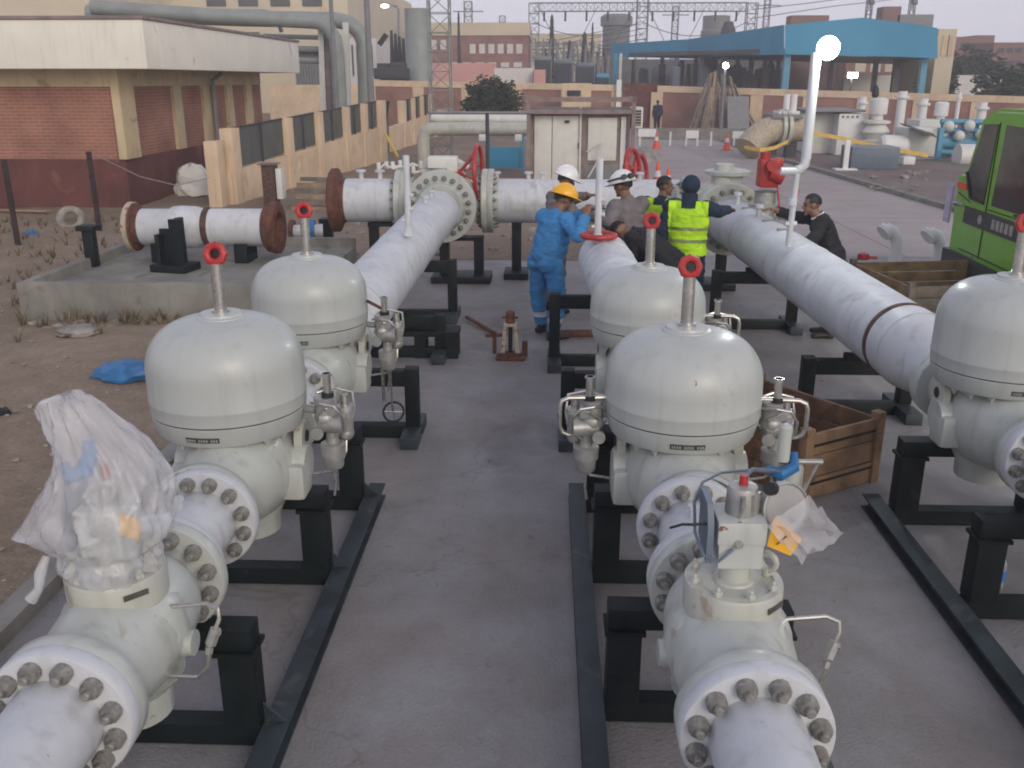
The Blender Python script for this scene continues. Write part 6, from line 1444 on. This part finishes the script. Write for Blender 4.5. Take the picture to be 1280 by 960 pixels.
part('body', bx(MB(), 1136, 160, 1172, 196, 36, 1.4), 'offwhite', t); part('rear_body', bx(MB(), 1150, 150, 1178, 196, 38, 1.4), 'offwhite', t); part('lower_panel', bx(MB(), 1130, 196, 1142, 219, 33, .5), 'white', t)
part('canopy', MB().prism([P(1126, 156, 36), P(1138, 159, 35.4), P(1172, 173, 35), P(1166, 168, 36)], (0, .1, .06)), 'panel', t)
part('dark_base', bx(MB(), 1142, 197, 1172, 216, 35, .8), 'greysteel', t)
a = P(1188, 165, 36)
t = thing('blue_pipework', 'pale blue manifold of pipes and valves beside the truck', 'pipework', (a.x, 36, .02), world=True)
m_ = MB()
for py, r in ((152, .1), (163, .10), (178, .22), (190, .12)): m_.cyl(P(1176, py, 36), P(1250, py+1, 36), r, seg=12)
for px in (1180, 1192, 1206, 1222, 1238): q = P(px, 150, 36.2); m_.cyl((q.x, 36.2, 0), (q.x, 36.2, q.z), .09, seg=10)
part('pipes', m_, 'bluepaint', t); m_ = MB()
for px, py in ((1186, 158), (1199, 170), (1212, 157), (1226, 168), (1240, 158)): m_.ball(P(px, py, 35.7), .2, 10, 8).cyl(P(px, py, 35.7), P(px, py-7, 35.7), .06, seg=8)
part('valves', m_, 'offwhite', t); part('tank', MB().cyl(P(1196, 195, 34), P(1245, 196, 34), .42, seg=20), 'offwhite', t)
a = P(1196, 204, 33); solo('blue_post', MB().rect(P(1174, 170, 35).x, P(1180, 170, 35).x, 35, 35.2, 0, P(1174, 160, 35).z), 'bluepaint', 'pale blue upright post at the left of the blue pipework', 'post')
pts = [P(1012, 168, 33), P(1050, 175, 33), P(1100, 186, 33), P(1160, 197, 33)]
m_ = MB()
for p, q in zip(pts, pts[1:]): m_.prism([p, q, q+Vector((0, 0, .13)), p+Vector((0, 0, .13))], (0, .008, 0))
solo('barrier_tape', m_, 'tape', 'sagging yellow tape stretched before the white enclosures', 'tape')
pts = [P(930, 186, 32.5), P(950, 190, 32), P(968, 187, 32), P(985, 179, 32.4)]; m_ = MB()
for p, q in zip(pts, pts[1:]): m_.prism([p, q, q+Vector((0, 0, .12)), p+Vector((0, 0, .12))], (0, .008, 0))
solo('barrier_tape', m_, 'tape', 'short yellow tape hanging in front of the cream pipe elbow', 'tape')
q = G(1056, 213); t = thing('tape_stand', 'white tape stand with a cross foot before the white enclosure', 'stand', (q.x, q.y, .012))
part('post', MB().rect(-.08, .08, -.05, .05, 0, .95, bev=.01), 'white', t); part('foot', MB().rect(-.35, .35, -.2, .2, 0, .05, bev=.01), 'white', t)
q = G(1080, 212); solo('dark_crate', MB().rect(q.x-.45, q.x+1.1, q.y, q.y+1.2, .012, .72, bev=.03), 'bluegrey', 'dark box on the yard beneath the yellow tape', 'box')
stones('yard_rubble', 26, lambda r: (G(1090+70*r.random(), 215+25*r.random())).to_tuple()[:2]+(.012,), .04, .16, 'rock', 'stones on the brown yard', 15)
q = G(806, 201); b = MB()
solo('dirt_heap', b.lathe([(.9, -.05), (.6, .2), (.3, .4), (.1, .48)], Matrix.Translation((q.x, q.y, 0)), 14), 'rock', 'small grey heap right behind the red handwheels', 'heap')
t = thing('standing_person', 'distant dark clothed person by the maroon gate', 'person', (0, 0, 0)); bpy.data.objects.remove(t)
person('distant person in dark clothes standing beside the maroon gate', Vector((P(821, 160, 54).x, 54, 0)), 20, 1.7, dict(top='clothnavy', bottom='clothblack'), group='people by the far wall')
# ================================================================ light
w = bpy.data.worlds.new('World'); sc.world = w; w.use_nodes = True
nt = w.node_tree; N = nt.nodes; L = nt.links
bg = N['Background']; sk = N.new('ShaderNodeTexSky'); sk.sky_type = 'NISHITA'; sk.sun_disc = False
SUN_EL, SUN_AZ = R(26), R(152)      # azimuth clockwise from +Y
sk.sun_elevation = SUN_EL; sk.sun_rotation = SUN_AZ; sk.air_density = 1.2; sk.dust_density = 6; sk.ozone_density = 1.5
hs = N.new('ShaderNodeMix'); hs.data_type = 'RGBA'; hs.inputs['Factor'].default_value = .72
L.new(sk.outputs['Color'], hs.inputs['A']); hs.inputs['B'].default_value = (5.6, 5.45, 6.3, 1)
tc = N.new('ShaderNodeTexCoord'); sx_ = N.new('ShaderNodeSeparateXYZ'); L.new(tc.outputs['Generated'], sx_.inputs['Vector'])
gr_ = N.new('ShaderNodeValToRGB'); L.new(sx_.outputs['Z'], gr_.inputs['Fac']); e_ = gr_.color_ramp.elements
e_[0].position = .05; e_[0].color = (1, 1, 1, 1); e_[1].position = .85; e_[1].color = (.40, .42, .47, 1)
mg = N.new('ShaderNodeMix'); mg.data_type = 'RGBA'; mg.blend_type = 'MULTIPLY'; mg.inputs['Factor'].default_value = 1
L.new(hs.outputs['Result'], mg.inputs['A']); L.new(gr_.outputs['Color'], mg.inputs['B']); L.new(mg.outputs['Result'], bg.inputs['Color']); bg.inputs['Strength'].default_value = .145
sl = bpy.data.lights.new('sun', 'SUN'); so = bpy.data.objects.new('sun', sl); COL.objects.link(so)
sl.energy = .5; sl.angle = R(25); sl.color = (1, .97, .88)
dv_ = Vector((math.sin(SUN_AZ)*math.cos(SUN_EL), math.cos(SUN_AZ)*math.cos(SUN_EL), math.sin(SUN_EL)))
so.rotation_euler = dv_.to_track_quat('Z', 'Y').to_euler()
pl_ = bpy.data.lights.new('floodlight_glow', 'POINT'); po = bpy.data.objects.new('floodlight_glow', pl_); COL.objects.link(po)
po.location = lp+Vector((0, -.12, 0)); pl_.energy = 34; pl_.color = (.93, 1, .92); pl_.shadow_soft_size = .08
hz = MB().rect(-310, 310, -20, 310, -1.5, 40)
m = bpy.data.materials.new('haze air'); m.use_nodes = True; m.node_tree.nodes.clear()
o_ = m.node_tree.nodes.new('ShaderNodeOutputMaterial'); v_ = m.node_tree.nodes.new('ShaderNodeVolumePrincipled')
v_.inputs['Color'].default_value = (.95, .94, .97, 1); v_.inputs['Density'].default_value = .0024; v_.inputs['Anisotropy'].default_value = .0
m.node_tree.links.new(v_.outputs['Volume'], o_.inputs['Volume'])
ho = solo('haze', hz, m, 'thin dusty evening haze', 'haze', kind='stuff', smooth=False)
sc.view_settings.view_transform = 'Standard'; sc.view_settings.look = 'None'; sc.view_settings.gamma = 1; sc.view_settings.use_curve_mapping = False
sc.view_settings.exposure = 0.56
sc.render.engine = 'CYCLES'; sc.cycles.filter_width = 1.9; sc.cycles.max_bounces = 6; sc.cycles.transparent_max_bounces = 12
